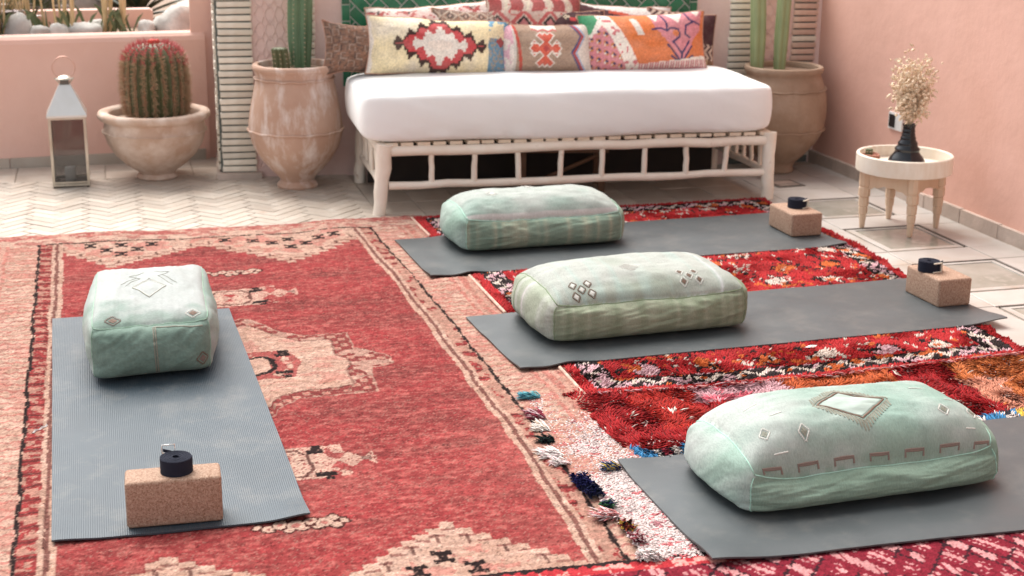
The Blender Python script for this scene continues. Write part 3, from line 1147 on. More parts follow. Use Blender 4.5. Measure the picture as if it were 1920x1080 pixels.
C0 = paint_B(x + (rng.random(n) - .5) * .004, y + (rng.random(n) - .5) * .004) * (.82 + .36 * rng.random(n))[:, None]
la = fbm(x * 6, y * 6, 63) * 4 * PI
ln = np.stack([np.cos(la), np.sin(la)], -1) * (.004 + .006 * rng.random(n))[:, None]
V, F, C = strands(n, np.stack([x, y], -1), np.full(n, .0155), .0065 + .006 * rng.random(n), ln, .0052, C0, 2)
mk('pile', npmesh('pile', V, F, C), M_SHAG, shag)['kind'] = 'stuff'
# cream selvedge cord on its left edge, with a few frayed ends
sel_all = [(float(np.interp(q, [3.9, 4.2, 4.85, 5.35, 6.28], [1.335, 1.335, 1.318, 1.310, 1.285])) - .006, q, .017) for q in np.linspace(3.93, 6.24, 160)]
runs = []
for q in sel_all:
    cov_ = any(bool(inpoly(np.array([q[0]]), np.array([q[1]]), [tuple(r) for r in MATS[i]])[0]) for i in (1, 2))
    if cov_:
        runs.append([])
    else:
        if not runs:
            runs.append([])
        runs[-1].append(q)
M_CREAMCORD = pm('cream cord', (.62, .45, .35), (.45, .25, .2), 60, .9)
for q in runs:
    if len(q) > 2:
        MB().tube(q, .006, 6).obj('selvedge', M_CREAMCORD, shag, smooth=True)
# knotted pink fringe on its near edge
n = 420
fx = np.sort(1.36 + rng.random(n) * 1.52)
clump = np.round(fx / .022) * .022
fx = fx * .35 + clump * .65
pts = np.stack([fx, rugB_near(fx) + .008], -1)
cl = np.where((rng.random(n) < .55)[:, None], np.array((.62, .24, .22))[None], np.where((rng.random(n) < .5)[:, None], PNK[None], RDB[None])) * (.8 + .4 * rng.random(n))[:, None]
ang = -PI / 2 + (vnoise(clump * 61, clump * 0, 65) - .5) * 3.0 + (rng.random(n) - .5) * .5
L = .018 + .030 * rng.random(n)
V, F, C = strands(n, pts, np.full(n, .026), np.full(n, .004) + rng.random(n) * .006, np.stack([np.cos(ang) * L, np.sin(ang) * L], -1), .0032, cl, 4)
mk('fringe', npmesh('fringe', V, F, C), M_SHAG, shag)['kind'] = 'stuff'

# --- the patchwork shag rug under the front right mat
def rugC_left(y):
    return np.interp(y, [2.87, 3.3, 3.7, 3.97], [1.135, 1.135, 1.120, 1.155])


patch = thing('patchwork_rug', 'shaggy patchwork rug with white band and tasselled edge under the front right mat', 'rug', (0, 0, 0))
poly = [(float(rugC_left(q)) + .006, q) for q in np.linspace(2.885, 3.962, 14)] + [(2.85, 3.925), (2.80, 2.885)]
MB().prism(poly, .0125, .0155).obj('backing', pm('cream backing', (.60, .45, .42), None, 60, .95), patch)
WP = np.array((.66, .55, .53))
x, y = jgrid(1.10, 2.82, 2.87, 3.97, .0066)
band_r = np.interp(y, [2.87, 3.40, 3.47, 3.94], [1.36, 1.345, 1.315, 1.270]) + (vnoise(x * 0, y * 30, 70) - .5) * .02
ok = (x > rugC_left(y)) & (y < np.where(x < 1.33, 3.968, rugB_near(x) + .02)) & ~under_mat(x, y, (3,), .006)
x, y, band_r = x[ok], y[ok], band_r[ok]
flat = x < band_r
# flat looped band
xf, yf = x[flat], y[flat]
n = len(xf)
c = WP * (.82 + .3 * rng.random(n))[:, None]
rows = vnoise(xf * 40, yf * 140, 71)
c[rows > .80] = np.array((.55, .16, .17))
c[(vnoise(xf * 25, yf * 60, 72) > .84)] = np.array((.42, .18, .20))
c[(fbm(xf * 6, yf * 6, 73) > .62)] *= .88
a = np.where(rng.random(n) < .5, 0.0, PI) + (rng.random(n) - .5) * 1.2
V, F, C = strands(n, np.stack([xf, yf], -1), np.full(n, .0148), .0025 + .003 * rng.random(n), np.stack([np.cos(a), np.sin(a)], -1) * (.005 + .004 * rng.random(n))[:, None], .0056, c, 2)
mk('looped_band', npmesh('looped_band', V, F, C), M_SHAG, patch)['kind'] = 'stuff'
xs_, ys2 = x[~flat], y[~flat]
n = len(xs_)
nn = fbm(xs_ * 7, ys2 * 7, 75)
wx = xs_ + (nn - .5) * .10
RC1, OR1 = np.array((.29, .010, .012)), np.array((.46, .095, .030))
c = np.tile(RC1, (n, 1))
pinkm = (wx > 1.60) & (wx < 1.93) & (ys2 > 3.78)
c[pinkm] = np.array((.54, .30, .33))
c[pinkm & (nn > .56)] = np.array((.60, .12, .16))
orm = (wx > 1.93) & (wx < 2.32)
c[orm] = OR1
orm2 = wx > 2.50
c[orm2] = np.array((.46, .13, .04))
c[orm2 & (nn > .55)] = np.array((.50, .20, .13))
c[(wx > 1.45) & (wx < 1.62) & (ys2 > 3.6)] = np.array((.36, .020, .014))
low = ys2 < 3.50 + (nn - .5) * .05
pal = np.array([(.02, .03, .12), (.55, .38, .06), (.04, .18, .36), (.70, .62, .58), (.02, .02, .03), (.30, .03, .05)])
ci = np.floor(vnoise(xs_ * 30, ys2 * 12, 77) * 7).astype(int) % 6
c[low] = pal[ci[low]]
sp = (vnoise(xs_ * 32, ys2 * 32, 78) > .93)
c[sp] = np.array((.72, .62, .55))
c = c * (.7 + .55 * rng.random(n))[:, None]
la = fbm(xs_ * 9, ys2 * 9, 79) * 5 * PI
L = .012 + .016 * rng.random(n)
V, F, C = strands(n, np.stack([xs_, ys2], -1), np.full(n, .015), .006 + .008 * rng.random(n), np.stack([np.cos(la) * L, np.sin(la) * L - .004], -1), .0042, c, 3)
mk('long_pile', npmesh('long_pile', V, F, C), M_SHAG, patch)['kind'] = 'stuff'


def tassel(x, y, cols, n, L, spread, ang, label=None, h=.02):
    ang0 = ang
    t0 = rng.random(n)
    px = x + (rng.random(n) - .5) * spread[0]
    py = y + (rng.random(n) - .5) * spread[1]
    a = ang0 + (rng.random(n) - .5) * 1.5
    l = L * .68 * (.5 + .6 * rng.random(n))
    cl = np.array(cols)[rng.integers(0, len(cols), n)] * (.85 + .35 * rng.random(n))[:, None]
    V, F, C = strands(n, np.stack([px, py], -1), np.full(n, .018) + rng.random(n) * .008, (rng.random(n) - .15) * h, np.stack([np.cos(a) * l, np.sin(a) * l], -1), .0036, cl, 4)
    o = mk('tassel', npmesh('tassel', V, F, C), M_SHAG, patch)
    if label:
        o['label'] = label


TEAL, NAVY, BLK2, WHT2, PK2, MAR2 = (.10, .34, .40), (.012, .014, .07), (.015, .015, .02), (.85, .80, .76), (.82, .66, .65), (.20, .03, .05)
tassel(1.165, 3.948, [TEAL, (.18, .45, .48), (.05, .2, .28)], 130, .045, (.05, .02), 2.8, 'teal tassel at the far corner')
tassel(1.14, 3.80, [MAR2, (.6, .42, .44), (.3, .05, .08)], 120, .045, (.04, .05), 3.0, 'maroon and grey tassel')
tassel(1.125, 3.70, [WHT2, (.7, .6, .5)], 110, .04, (.04, .04), 2.8, 'white tassel')
tassel(1.115, 3.615, [BLK2, (.03, .06, .05)], 120, .04, (.04, .03), -2.6, 'black tassel')
tassel(1.10, 3.52, [PK2, WHT2], 130, .055, (.05, .05), 3.2, 'pale pink tassel')
tassel(1.105, 3.455, [WHT2, PK2], 60, .045, (.04, .03), 3.3)
tassel(1.125, 3.33, [NAVY, (.02, .02, .11)], 200, .03, (.045, .07), -2.2, 'thick navy blue tassel')
tassel(1.13, 3.26, [NAVY, (.015, .02, .05)], 150, .03, (.045, .05), -2.0)
tassel(1.135, 3.175, [(.05, .16, .08), NAVY, (.1, .25, .12)], 110, .035, (.03, .03), -1.5, 'dark green tassel')
tassel(1.12, 3.12, [(.62, .22, .22), PK2], 110, .05, (.05, .03), 3.3, 'rose tassel')
tassel(1.145, 3.055, [(.5, .33, .06), MAR2, (.3, .06, .03), BLK2], 110, .03, (.03, .04), -1.8, 'mustard and maroon tassel')
tassel(1.145, 2.985, [MAR2, PK2, (.4, .1, .12)], 90, .03, (.03, .04), -2.0)
tassel(1.14, 2.90, [WHT2, PK2], 110, .05, (.05, .03), -1.9, 'white tassel at the near corner')
tassel(1.225, 3.39, [NAVY, (.05, .09, .2), (.55, .4, .1)], 110, .035, (.04, .02), 3.0, 'small navy tassel against the mat corner')

# --- the crimson rug at the very front
def paint_D(X, Y):
    far = 2.905
    e = far - Y
    n = fbm(X * 18, Y * 18, 81)
    CR, PK, DK = np.array((.15, .012, .022)), np.array((.44, .20, .20)), np.array((.03, .010, .014))
    c = PK * (.75 + .5 * n[..., None])
    q = .0065
    X = np.floor(X / q) * q
    Y = np.floor(Y / q) * q
    a = np.abs(((X + .55 * Y) / .145) % 1 - .5) * 2
    b = np.abs(((X - .8 * Y) / .19) % 1 - .5) * 2
    c[(np.abs(a - .45) < .20)] = CR
    c[(np.abs(b - .40) < .16) & (fbm(X * 9, Y * 9, 83) > .40)] = CR
    c[(np.abs(a - .80) < .09)] = CR * 1.2
    c[(np.abs(((X / .022) % 1) - .5) < .17) & (fbm(X * 6, Y * 6, 82) > .46)] = CR * 1.25
    c[(np.abs(a - .28) < .05) & (fbm(X * 8, Y * 8, 84) > .47)] = DK
    c[(np.abs(b - .62) < .05) & (fbm(X * 6, Y * 6, 85) > .50)] = DK
    bb = (e < .060)
    c[bb] = np.array((.34, .028, .034))
    c[bb & (fbm(X * 40, Y * 60, 87) > .58)] = np.array((.62, .25, .22))
    c[e < .014 + .012 * (np.abs((X / .03) % 1 - .5) * 2)] = BLK
    return np.clip(c * (.78 + .4 * rng.random(X.shape)[..., None]), 0, 1)


front = thing('crimson_rug', 'crimson and pink patterned rug along the bottom edge in front of the right mat', 'rug', (0, 0, 0))
o = sheet('woven_field', .70, 3.2, 2.30, 2.905, .0048, paint_D, .0165, .003, front, M_PILE)
# follow its slanted far edge
co = np.empty(len(o.data.vertices) * 3, np.float32)
o.data.vertices.foreach_get('co', co)
co = co.reshape(-1, 3)
co[:, 1] -= (co[:, 0] - .85) * .036 * np.clip((co[:, 1] - 2.3) / .5, 0, 1)
co[:, 2] = np.where(co[:, 2] < .006, .012, co[:, 2])
o.data.vertices.foreach_set('co', co.ravel())
o.data.update()

# ------------------------------------------------------------------ yoga mats
def mat_material(name, base, ribs=None, rough=0.42):
    m, nt, b = nodes(name)
    b.inputs['Roughness'].default_value = rough
    b.inputs['IOR'].default_value = 1.55
    n = tex(nt, 'noise', 3.0, detail=5)
    r = ramp(nt, n.outputs[0], [(0.3, base), (0.7, tuple(c * 1.25 for c in base))])
    dn = tex(nt, 'noise', 7, detail=8, rough=0.75)
    df = ramp(nt, dn.outputs[0], [(0.50, (0, 0, 0)), (0.78, (.55, .55, .55))])
    dm = nt.nodes.new('ShaderNodeMixRGB')
    dm.inputs[2].default_value = (0.17, 0.16, 0.145, 1)
    nt.links.new(df.outputs[0], dm.inputs[0])
    nt.links.new(r.outputs[0], dm.inputs[1])
    nt.links.new(dm.outputs[0], b.inputs['Base Color'])
    nr = tex(nt, 'noise', 5, detail=6)
    mr = nt.nodes.new('ShaderNodeMapRange')
    mr.inputs[3].default_value = rough - .10
    mr.inputs[4].default_value = rough + .12
    nt.links.new(nr.outputs[0], mr.inputs[0])
    nt.links.new(mr.outputs[0], b.inputs['Roughness'])
    nb = tex(nt, 'noise', 900, detail=2)
    h = nb.outputs[0]
    dist = 0.0006
    if ribs:
        tc = nt.nodes.new('ShaderNodeTexCoord')
        w = nt.nodes.new('ShaderNodeTexWave')
        w.bands_direction = 'X'
        w.inputs['Scale'].default_value = ribs
        w.inputs['Distortion'].default_value = 0.0
        nt.links.new(tc.outputs['Object'], w.inputs['Vector'])
        h = w.outputs[1]
        dist = 0.0008
    bp = nt.nodes.new('ShaderNodeBump')
    bp.inputs['Strength'].default_value = 0.6
    bp.inputs['Distance'].default_value = dist
    nt.links.new(h, bp.inputs['Height'])
    nt.links.new(bp.outputs[0], b.inputs['Normal'])
    return m


M_MAT_RIB = mat_material('ribbed blue grey mat', (0.034, 0.050, 0.064), ribs=60, rough=0.46)
M_MAT = mat_material('slate mat', (0.046, 0.054, 0.058), rough=0.40)
M_MAT_EDGE = M_MAT


def yoga_mat(name, label, corners, zfun, mat, nx=90, ny=34, wavy=0.0025, seed=0, lift=()):
    p = [np.array(q) for q in corners]
    c0 = sum(p) / 4
    u = np.linspace(0, 1, nx + 1)
    v = np.linspace(0, 1, ny + 1)
    U, Vv = np.meshgrid(u, v)
    P = ((1 - U) * (1 - Vv))[..., None] * p[0] + (U * (1 - Vv))[..., None] * p[1] + (U * Vv)[..., None] * p[2] + ((1 - U) * Vv)[..., None] * p[3]
    P = P + np.stack([(fbm(U * 3, Vv * 3, seed) - .5) * .004, (fbm(U * 5, Vv * 2, seed + 3) - .5) * .006], -1)
    Z = zfun(P[..., 0], P[..., 1]) + (fbm(U * 6, Vv * 4, seed + 5) - .5) * wavy * 2
    for (ci, amt, rad) in lift:
        Z = Z + amt * np.exp(-(((P[..., 0] - p[ci][0]) ** 2 + (P[..., 1] - p[ci][1]) ** 2) / rad ** 2))
    th = 0.0045
    top = np.concatenate([P - c0, (Z + th)[..., None]], -1).reshape(-1, 3)
    bot = np.concatenate([P - c0, Z[..., None]], -1).reshape(-1, 3)
    N = len(top)
    idx = np.arange(N).reshape(ny + 1, nx + 1)
    ft = np.stack([idx[:-1, :-1], idx[:-1, 1:], idx[1:, 1:], idx[1:, :-1]], -1).reshape(-1, 4)
    fb = ft[:, ::-1] + N
    loop = list(idx[0, :]) + list(idx[1:, -1]) + list(idx[-1, -2::-1]) + list(idx[-2:0:-1, 0])
    fs = np.array([(loop[i], loop[i] + N, loop[(i + 1) % len(loop)] + N, loop[(i + 1) % len(loop)]) for i in range(len(loop))])
    me = npmesh(name, np.concatenate([top, bot]), np.concatenate([ft, fb, fs]), smooth=True)
    me.set_sharp_from_angle(angle=math.radians(45))
    o = mk(name, me, mat, None, (float(c0[0]), float(c0[1]), 0))
    return tag(o, label, 'yoga mat', 'yoga mats on the rugs')


sm = lambda a, b, x: np.clip((x - a) / (b - a), 0, 1) ** 2 * (3 - 2 * np.clip((x - a) / (b - a), 0, 1))
yoga_mat('yoga_mat', 'ribbed blue grey yoga mat lying lengthwise on the big red rug', MATS[0], lambda x, y: .0135 + 0 * x, M_MAT_RIB, 40, 80, lift=((1, .012, .07), (0, .004, .08)))
yoga_mat('yoga_mat', 'grey yoga mat nearest the white bed', MATS[1], lambda x, y: .0135 + .0075 * sm(1.24, 1.40, x) + .012 * np.exp(-((x - 1.31) / .05) ** 2) * np.clip((5.45 - y) / .15, 0, 1), M_MAT, seed=4, lift=((0, .012, .09), (1, .010, .08)))
yoga_mat('yoga_mat', 'grey yoga mat second from the bed across the shaggy runner', MATS[2], lambda x, y: .0135 + .0075 * sm(1.27, 1.42, x) + .010 * np.exp(-((x - 1.36) / .06) ** 2) * np.clip((4.35 - y) / .15, 0, 1), M_MAT, seed=9, lift=((0, .010, .08), (1, .016, .10)))
yoga_mat('yoga_mat', 'grey yoga mat nearest the camera at the lower right', MATS[3], lambda x, y: .0205 + .003 * sm(1.3, 1.1, x) + .004 * np.exp(-((y - 2.87) / .05) ** 2), M_MAT, seed=15, wavy=.004, lift=((0, .012, .10), (3, .008, .08)))
MZ = [.0185, .026, .026, .026]

# ------------------------------------------------------------------ cork blocks and rolled straps
def cork_material():
    m, nt, b = nodes('cork')
    b.inputs['Roughness'].default_value = 0.8
    b.inputs['Specular IOR Level'].default_value = 0.25
    v = tex(nt, 'voronoi', 270)
    r = ramp(nt, v.outputs['Color'], [(0.1, (0.28, 0.165, 0.11)), (0.5, (0.36, 0.232, 0.168)), (0.95, (0.46, 0.32, 0.24))])
    n = tex(nt, 'noise', 520, detail=2)
    r2_ = ramp(nt, n.outputs[0], [(0.34, (0.55, 0.5, 0.45)), (0.46, (1, 1, 1))])
    mx = nt.nodes.new('ShaderNodeMixRGB')
    mx.blend_type = 'MULTIPLY'
    mx.inputs[0].default_value = 1
    nt.links.new(r.outputs[0], mx.inputs[1])
    nt.links.new(r2_.outputs[0], mx.inputs[2])
    nt.links.new(mx.outputs[0], b.inputs['Base Color'])
    bp = nt.nodes.new('ShaderNodeBump')
    bp.inputs['Strength'].default_value = 0.5
    bp.inputs['Distance'].default_value = 0.001
    nt.links.new(v.outputs['Distance'], bp.inputs['Height'])
    nt.links.new(bp.outputs[0], b.inputs['Normal'])
    return m


M_CORK = cork_material()
M_STRAP = pm('navy cotton webbing', (0.014, 0.016, 0.028), (0.016, 0.018, 0.030), 40, 0.85, 0.5, 700, spec=0.15, bdist=0.0008)
M_STEEL = pm('polished steel', (0.75, 0.74, 0.72), None, 20, 0.2, metal=1.0)
M_BUCKLE = pm('pale plastic buckle', (0.66, 0.60, 0.50), None, 20, 0.45)

for (cx, cy, sx, sy, sz, rz, mz, l) in (
        (0.104, 3.366, .224, .090, .117, -.035, MZ[0], 'cork yoga block on the near end of the ribbed mat'),
        (2.828, 5.628, .142, .220, .098, .02, MZ[1], 'cork yoga block on the right end of the mat nearest the bed'),
        (2.885, 4.572, .136, .215, .102, .04, MZ[2], 'cork yoga block on the right end of the second mat')):
    o = mk('yoga_block', rbox_mesh('yoga_block', sx, sy, sz, .0085, 4), M_CORK, None, (cx, cy, mz - .0003), (0, 0, rz))
    tag(o, l, 'yoga block', 'cork yoga blocks')


def strap_roll(x, y, z, rz, label, buckle, R=.037, H=.038):
    t = thing('strap_roll', label, 'yoga strap', (x, y, z), rz, group='rolled yoga straps')
    # wound band: a spiral ribbon with real thickness
    turns, th = 13, .0023
    r0 = R - turns * th
    n = turns * 40
    v, f = [], []
    for i in range(n + 1):
        a = 2 * PI * i / 40
        r = r0 + th * i / 40
        zz = .0004 * math.sin(a * .37)
        for (rr, z_) in ((r, 0), (r + th * .86, 0), (r + th * .86, H + zz), (r, H + zz)):
            v.append((rr * math.cos(a), rr * math.sin(a), z_))
    for i in range(n):
        b = i * 4
        for k in range(4):
            f.append((b + k, b + (k + 1) % 4, b + 4 + (k + 1) % 4, b + 4 + k))
    f += [(0, 1, 2, 3), tuple(n * 4 + k for k in (3, 2, 1, 0))]
    MB().add(v, f).obj('wound_band', M_STRAP, t)
    # tail running to the buckle
    if buckle == 'steel':
        MB().add([(-R * .2, R - .001, 0), (-R * .2, R + .002, 0), (-R * .75, R + .006, 0), (-R * .75, R + .009, 0), (-R * .2, R - .001, H), (-R * .2, R + .002, H), (-R * .75, R + .006, H + .004), (-R * .75, R + .009, H + .004)],
                 [(0, 1, 5, 4), (0, 4, 6, 2), (1, 3, 7, 5), (2, 6, 7, 3), (4, 5, 7, 6), (0, 2, 3, 1)]).obj('strap_tail', M_STRAP, t)
        ring = [(-.026, 0, 0), (.004, 0, 0), (.004, 0, .020), (-.026, 0, .020), (-.026, 0, 0), (.004, 0, 0)]
        MB().tube([(a - .004, R + .006, c + H - .006) for a, b, c in ring], .0022, 6).obj('buckle', M_STEEL, t, smooth=True)
    else:
        s = R * .35
        MB().add([(s, -R * .98, 0), (s + .003, -R * .98 - .003, 0), (R * 1.28, -R * .55, 0), (R * 1.28, -R * .50, 0), (s, -R * .98, H), (s + .003, -R * .98 - .003, H), (R * 1.28, -R * .55, H), (R * 1.28, -R * .50, H)],
                 [(0, 1, 2, 3), (4, 7, 6, 5), (0, 4, 5, 1), (1, 5, 6, 2), (2, 6, 7, 3), (3, 7, 4, 0)]).obj('strap_tail', M_STRAP, t)
        o = R * 1.02
        for zz in (.0015, H - .004):
            MB().box(-.012, .020, -o - .008, -o - .003, zz, zz + .004).obj('buckle', M_BUCKLE, t)
        MB().box(.0205, .0240, -o - .008, -o - .003, .0015, H).obj('buckle', M_BUCKLE, t)
    return t


strap_roll(.113, 3.372, MZ[0] + .117, .0, 'rolled navy strap with steel buckle on the block of the ribbed mat', 'steel')
strap_roll(2.835, 5.640, MZ[1] + .098, .5, 'rolled navy strap with pale slanted buckle on the block nearest the bed', 'pale')
strap_roll(2.850, 4.590, MZ[2] + .102, .15, 'rolled navy strap with square pale buckle on the second mat block', 'pale')

# ------------------------------------------------------------------ box cushions (bolsters)
M_SABRA = am('sabra silk weave', 0.78, 0.45, 260, 0.06, 0.2, weave=0.25, wscale=330, vscale=35, vary=0.17, stretch=(14, 3, 3), bdist=0.0012)
M_SABRA_Y = am('sabra silk weave lengthwise', 0.78, 0.45, 260, 0.06, 0.2, weave=0.25, wscale=330, vscale=35, vary=0.17, stretch=(3, 14, 3), bdist=0.0012)


class Bolster:
    def __init__(s, hx, hy, hs, dome, seed, shear=0.0, ey=2.8):
        s.ey = ey
        s.hx, s.hy, s.hs, s.d, s.seed, s.shear = hx, hy, hs, dome, seed, shear

    def f(s, c):
        c = np.asarray(c, float)
        n = 13.0
        r = (np.abs(c) ** n).sum(-1) ** (1 / n)
        q = c / r[..., None]
        x, y, z = q[..., 0], q[..., 1], q[..., 2]
        # top dome, falling to the seam, fuller along the middle
        up = np.clip((z + .2) / 1.2, 0, 1)
        xe, ye = np.minimum(np.abs(x) / .948, 1), np.minimum(np.abs(y) / .948, 1)
        dome = s.d * (.48 + .52 * np.clip(1 - xe ** 5.0, 0, 1) ** .60) * (np.clip(1 - ye ** s.ey, 0, 1) ** .60) * up
        lump = (fbm(x * 1.6 + 3, y * 1.6 + z, s.seed) - .5) * .026 + (fbm(x * 4 + z * 2, y * 4 + z, s.seed + 3) - .5) * .010
        wr = (fbm(x * 3 + y * 7, z * 4 - x * 5, s.seed + 7, 2) - .5) * .006
        sb = (1 - z * z)
        X = s.hx * x * (1 + .000 * x) + np.sign(x) * np.abs(x) ** 6 * (.030 * sb * np.clip(1 - y * y, 0, 1) + lump * .5)
        Y = s.hy * y + np.sign(y) * np.abs(y) ** 6 * (.026 * sb * np.clip(1 - x ** 4, 0, 1) + lump * .6 + wr)
        # edges pull in a little between the corners
        X *= 1 - .035 * np.clip(1 - y * y, 0, 1) * np.abs(z) ** 4
        Y *= 1 - .05 * np.clip(1 - x * x, 0, 1) * np.abs(z) ** 4
        Z = s.hs * .5 * (1 + z) + dome + np.where(z > 0, lump * .9 * np.clip(1 - x ** 6, 0, 1), 0) + wr * up
        # underside rounds up at the rim
        lowk = np.clip(-z, 0, 1)
        Z += lowk * .009 * (np.abs(x) ** 8 + np.abs(y) ** 8) * 1.0
        Z = np.maximum(Z, 0)
        Y = Y + s.shear * X * np.clip(-y, 0, 1)
        return np.stack([X, Y, Z], -1)

    def face(s, name, a, b):
        """cube coordinates for face-local a,b"""
        o = np.ones_like(a)
        return {'top': np.stack([a, b, o], -1), 'front': np.stack([a, -o, b], -1), 'back': np.stack([a, o, b], -1), 'left': np.stack([-o, a, b], -1), 'right': np.stack([o, a, b], -1), 'bottom': np.stack([a, b, -o], -1)}[name]

    def on(s, name, a, b, lift=.0012):
        a = np.asarray(a, float)
        b = np.asarray(b, float)
        p = s.f(s.face(name, a, b))
        e = .01
        da = s.f(s.face(name, a + e, b)) - s.f(s.face(name, a - e, b))
        db = s.f(s.face(name, a, b + e)) - s.f(s.face(name, a, b - e))
        nrm = np.cross(da, db)
        nrm /= np.linalg.norm(nrm, axis=-1, keepdims=True) + 1e-9
        cen = np.array([0, 0, s.hs * .5])
        sgn = np.sign(((p - cen) * nrm).sum(-1, keepdims=True))
        nrm = nrm * sgn
        return p + nrm * lift, nrm


def line_pts(pts, step):
    out = []
    for (a, b) in zip(pts[:-1], pts[1:]):
        n = max(1, int(math.hypot(b[0] - a[0], b[1] - a[1]) / step))
        for i in range(n):
            out.append((a[0] + (b[0] - a[0]) * i / n, a[1] + (b[1] - a[1]) * i / n))
    out.append(pts[-1])
    return out


def stitch(mb, B, face, pts, w=.0022, h=.0012):
    """raised thread ribbon on the cushion surface"""
    pts = line_pts(pts, .04)
    a = np.array([p[0] for p in pts])
    b = np.array([p[1] for p in pts])
    P, N = B.on(face, a, b, .0004)
    T = np.gradient(P, axis=0) if len(P) > 1 else np.zeros_like(P)
    S = np.cross(N, T)
    S /= np.linalg.norm(S, axis=-1, keepdims=True) + 1e-9
    v = []
    f = []
    for i in range(len(P)):
        v += [tuple(P[i] - S[i] * w), tuple(P[i] - S[i] * w * .5 + N[i] * h), tuple(P[i] + S[i] * w * .5 + N[i] * h), tuple(P[i] + S[i] * w)]
    for i in range(len(P) - 1):
        for k in range(3):
            f.append((i * 4 + k, i * 4 + k + 1, i * 4 + 5 + k, i * 4 + 4 + k))
    mb.add(v, f)


def patch_quad(mb, B, face, poly, lift=.0010):
    a = np.array([p[0] for p in poly])
    b = np.array([p[1] for p in poly])
    P, N = B.on(face, a, b, lift)
    ca, cb = B.on(face, np.array([a.mean()]), np.array([b.mean()]), lift)
    n = len(poly)
    mb.add([tuple(p) for p in P] + [tuple(ca[0])], [(i, (i + 1) % n, n) for i in range(n)])


M_THREAD_BR = pm('brown embroidery thread', (0.18, 0.11, 0.075), (0.13, 0.08, 0.055), 300, 0.7)
M_THREAD_GR = pm('grey embroidery thread', (0.24, 0.24, 0.19), (0.19, 0.19, 0.15), 300, 0.7)
M_THREAD_WH = pm('white embroidery thread', (0.62, 0.61, 0.56), None, 300, 0.7)
M_THREAD_PK = pm('mauve embroidery thread', (0.20, 0.145, 0.12), None, 300, 0.7)
M_INSET = pm('pale mint inset', (0.36, 0.42, 0.385), (0.32, 0.39, 0.35), 40, 0.8)
M_PIPE_G = pm('green piping', (0.22, 0.36, 0.26), (0.30, 0.44, 0.34), 80, 0.8)
M_PIPE_M = pm('mint piping', (0.30, 0.52, 0.42), (0.38, 0.60, 0.50), 80, 0.8)
M_PIPE_O = pm('olive seam', (0.20, 0.26, 0.15), None, 80, 0.8)


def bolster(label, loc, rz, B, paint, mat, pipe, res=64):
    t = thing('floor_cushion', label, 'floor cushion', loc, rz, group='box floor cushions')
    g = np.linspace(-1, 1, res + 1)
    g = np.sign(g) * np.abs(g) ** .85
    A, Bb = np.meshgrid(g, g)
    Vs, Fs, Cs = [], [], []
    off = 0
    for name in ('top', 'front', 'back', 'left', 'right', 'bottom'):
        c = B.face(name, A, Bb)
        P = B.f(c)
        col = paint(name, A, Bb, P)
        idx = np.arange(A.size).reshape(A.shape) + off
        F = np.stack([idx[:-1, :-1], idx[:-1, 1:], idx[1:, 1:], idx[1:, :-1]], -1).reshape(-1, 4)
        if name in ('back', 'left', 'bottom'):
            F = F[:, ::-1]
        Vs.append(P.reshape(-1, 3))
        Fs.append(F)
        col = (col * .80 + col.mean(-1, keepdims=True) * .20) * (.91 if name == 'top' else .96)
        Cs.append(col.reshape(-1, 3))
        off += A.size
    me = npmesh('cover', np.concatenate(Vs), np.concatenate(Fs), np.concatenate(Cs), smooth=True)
    bm = bmesh.new()
    bm.from_mesh(me)
    bmesh.ops.remove_doubles(bm, verts=bm.verts, dist=.0004)
    bmesh.ops.recalc_face_normals(bm, faces=bm.faces)
    bm.to_mesh(me)
    bm.free()
    cov = mk('cover', me, mat, t)
    # corded seams on the top loop and at the four upright corners
    k = np.linspace(-1, 1, 40)
    o = np.ones_like(k)
    loops = [np.stack([k, -o, o], -1), np.stack([o, k, o], -1), np.stack([-k, o, o], -1), np.stack([-o, -k, o], -1)]
    L = np.concatenate(loops)
    P = B.f(L)
    mb = MB()
    mb.tube([tuple(p) for p in P] + [tuple(P[0])], .0019, 5, cap=False)
    for sx, sy in ((-1, -1), (1, -1), (-1, 1), (1, 1)):
        P = B.f(np.stack([o * sx, o * sy, k * .96], -1))
        mb.tube([tuple(p) for p in P], .0017, 5, cap=False)
    mb.obj('seam_cord', pipe, cov, smooth=True)
    return t, cov


def lerp3(a, b, k):
    return np.asarray(a) * (1 - k[..., None]) + np.asarray(b) * k[..., None]


def paint1(name, a, b, P):
    n = fbm(P[..., 0] * 9, P[..., 1] * 9 + P[..., 2] * 9, 101)
    white, green, deep = (.42, .44, .425), (.20, .30, .245), (.14, .235, .185)
    if name == 'top':
        k = np.clip((-b - .62 + (n - .5) * 1.0) * 3.0, 0, 1)
        k = np.maximum(k, .14 * n)
        c = lerp3(white, green, k)
    else:
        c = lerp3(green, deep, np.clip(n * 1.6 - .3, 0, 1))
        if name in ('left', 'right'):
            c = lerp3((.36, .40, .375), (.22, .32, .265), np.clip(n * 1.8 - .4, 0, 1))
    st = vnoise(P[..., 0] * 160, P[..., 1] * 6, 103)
    return c * (.95 + .10 * st[..., None])


def paint2(name, a, b, P):
    n = fbm(P[..., 0] * 8, P[..., 1] * 8 + P[..., 2] * 8, 111)
    st = vnoise(P[..., 0] * 55, P[..., 2] * 4 + P[..., 1] * 3, 112)
    if name == 'top':
        k = np.clip((n - .42) * 2.4 + (-b - .5) * .6, 0, 1)
        c = lerp3((.40, .44, .40), (.27, .375, .32), k)
        band = (b < -.90) & (b > -.975)
        c[band] = np.array((.52, .50, .47))
    else:
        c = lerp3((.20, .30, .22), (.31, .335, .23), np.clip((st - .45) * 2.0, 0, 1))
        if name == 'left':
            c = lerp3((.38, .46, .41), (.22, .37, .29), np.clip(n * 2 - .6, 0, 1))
    return c * (.92 + .14 * st[..., None])


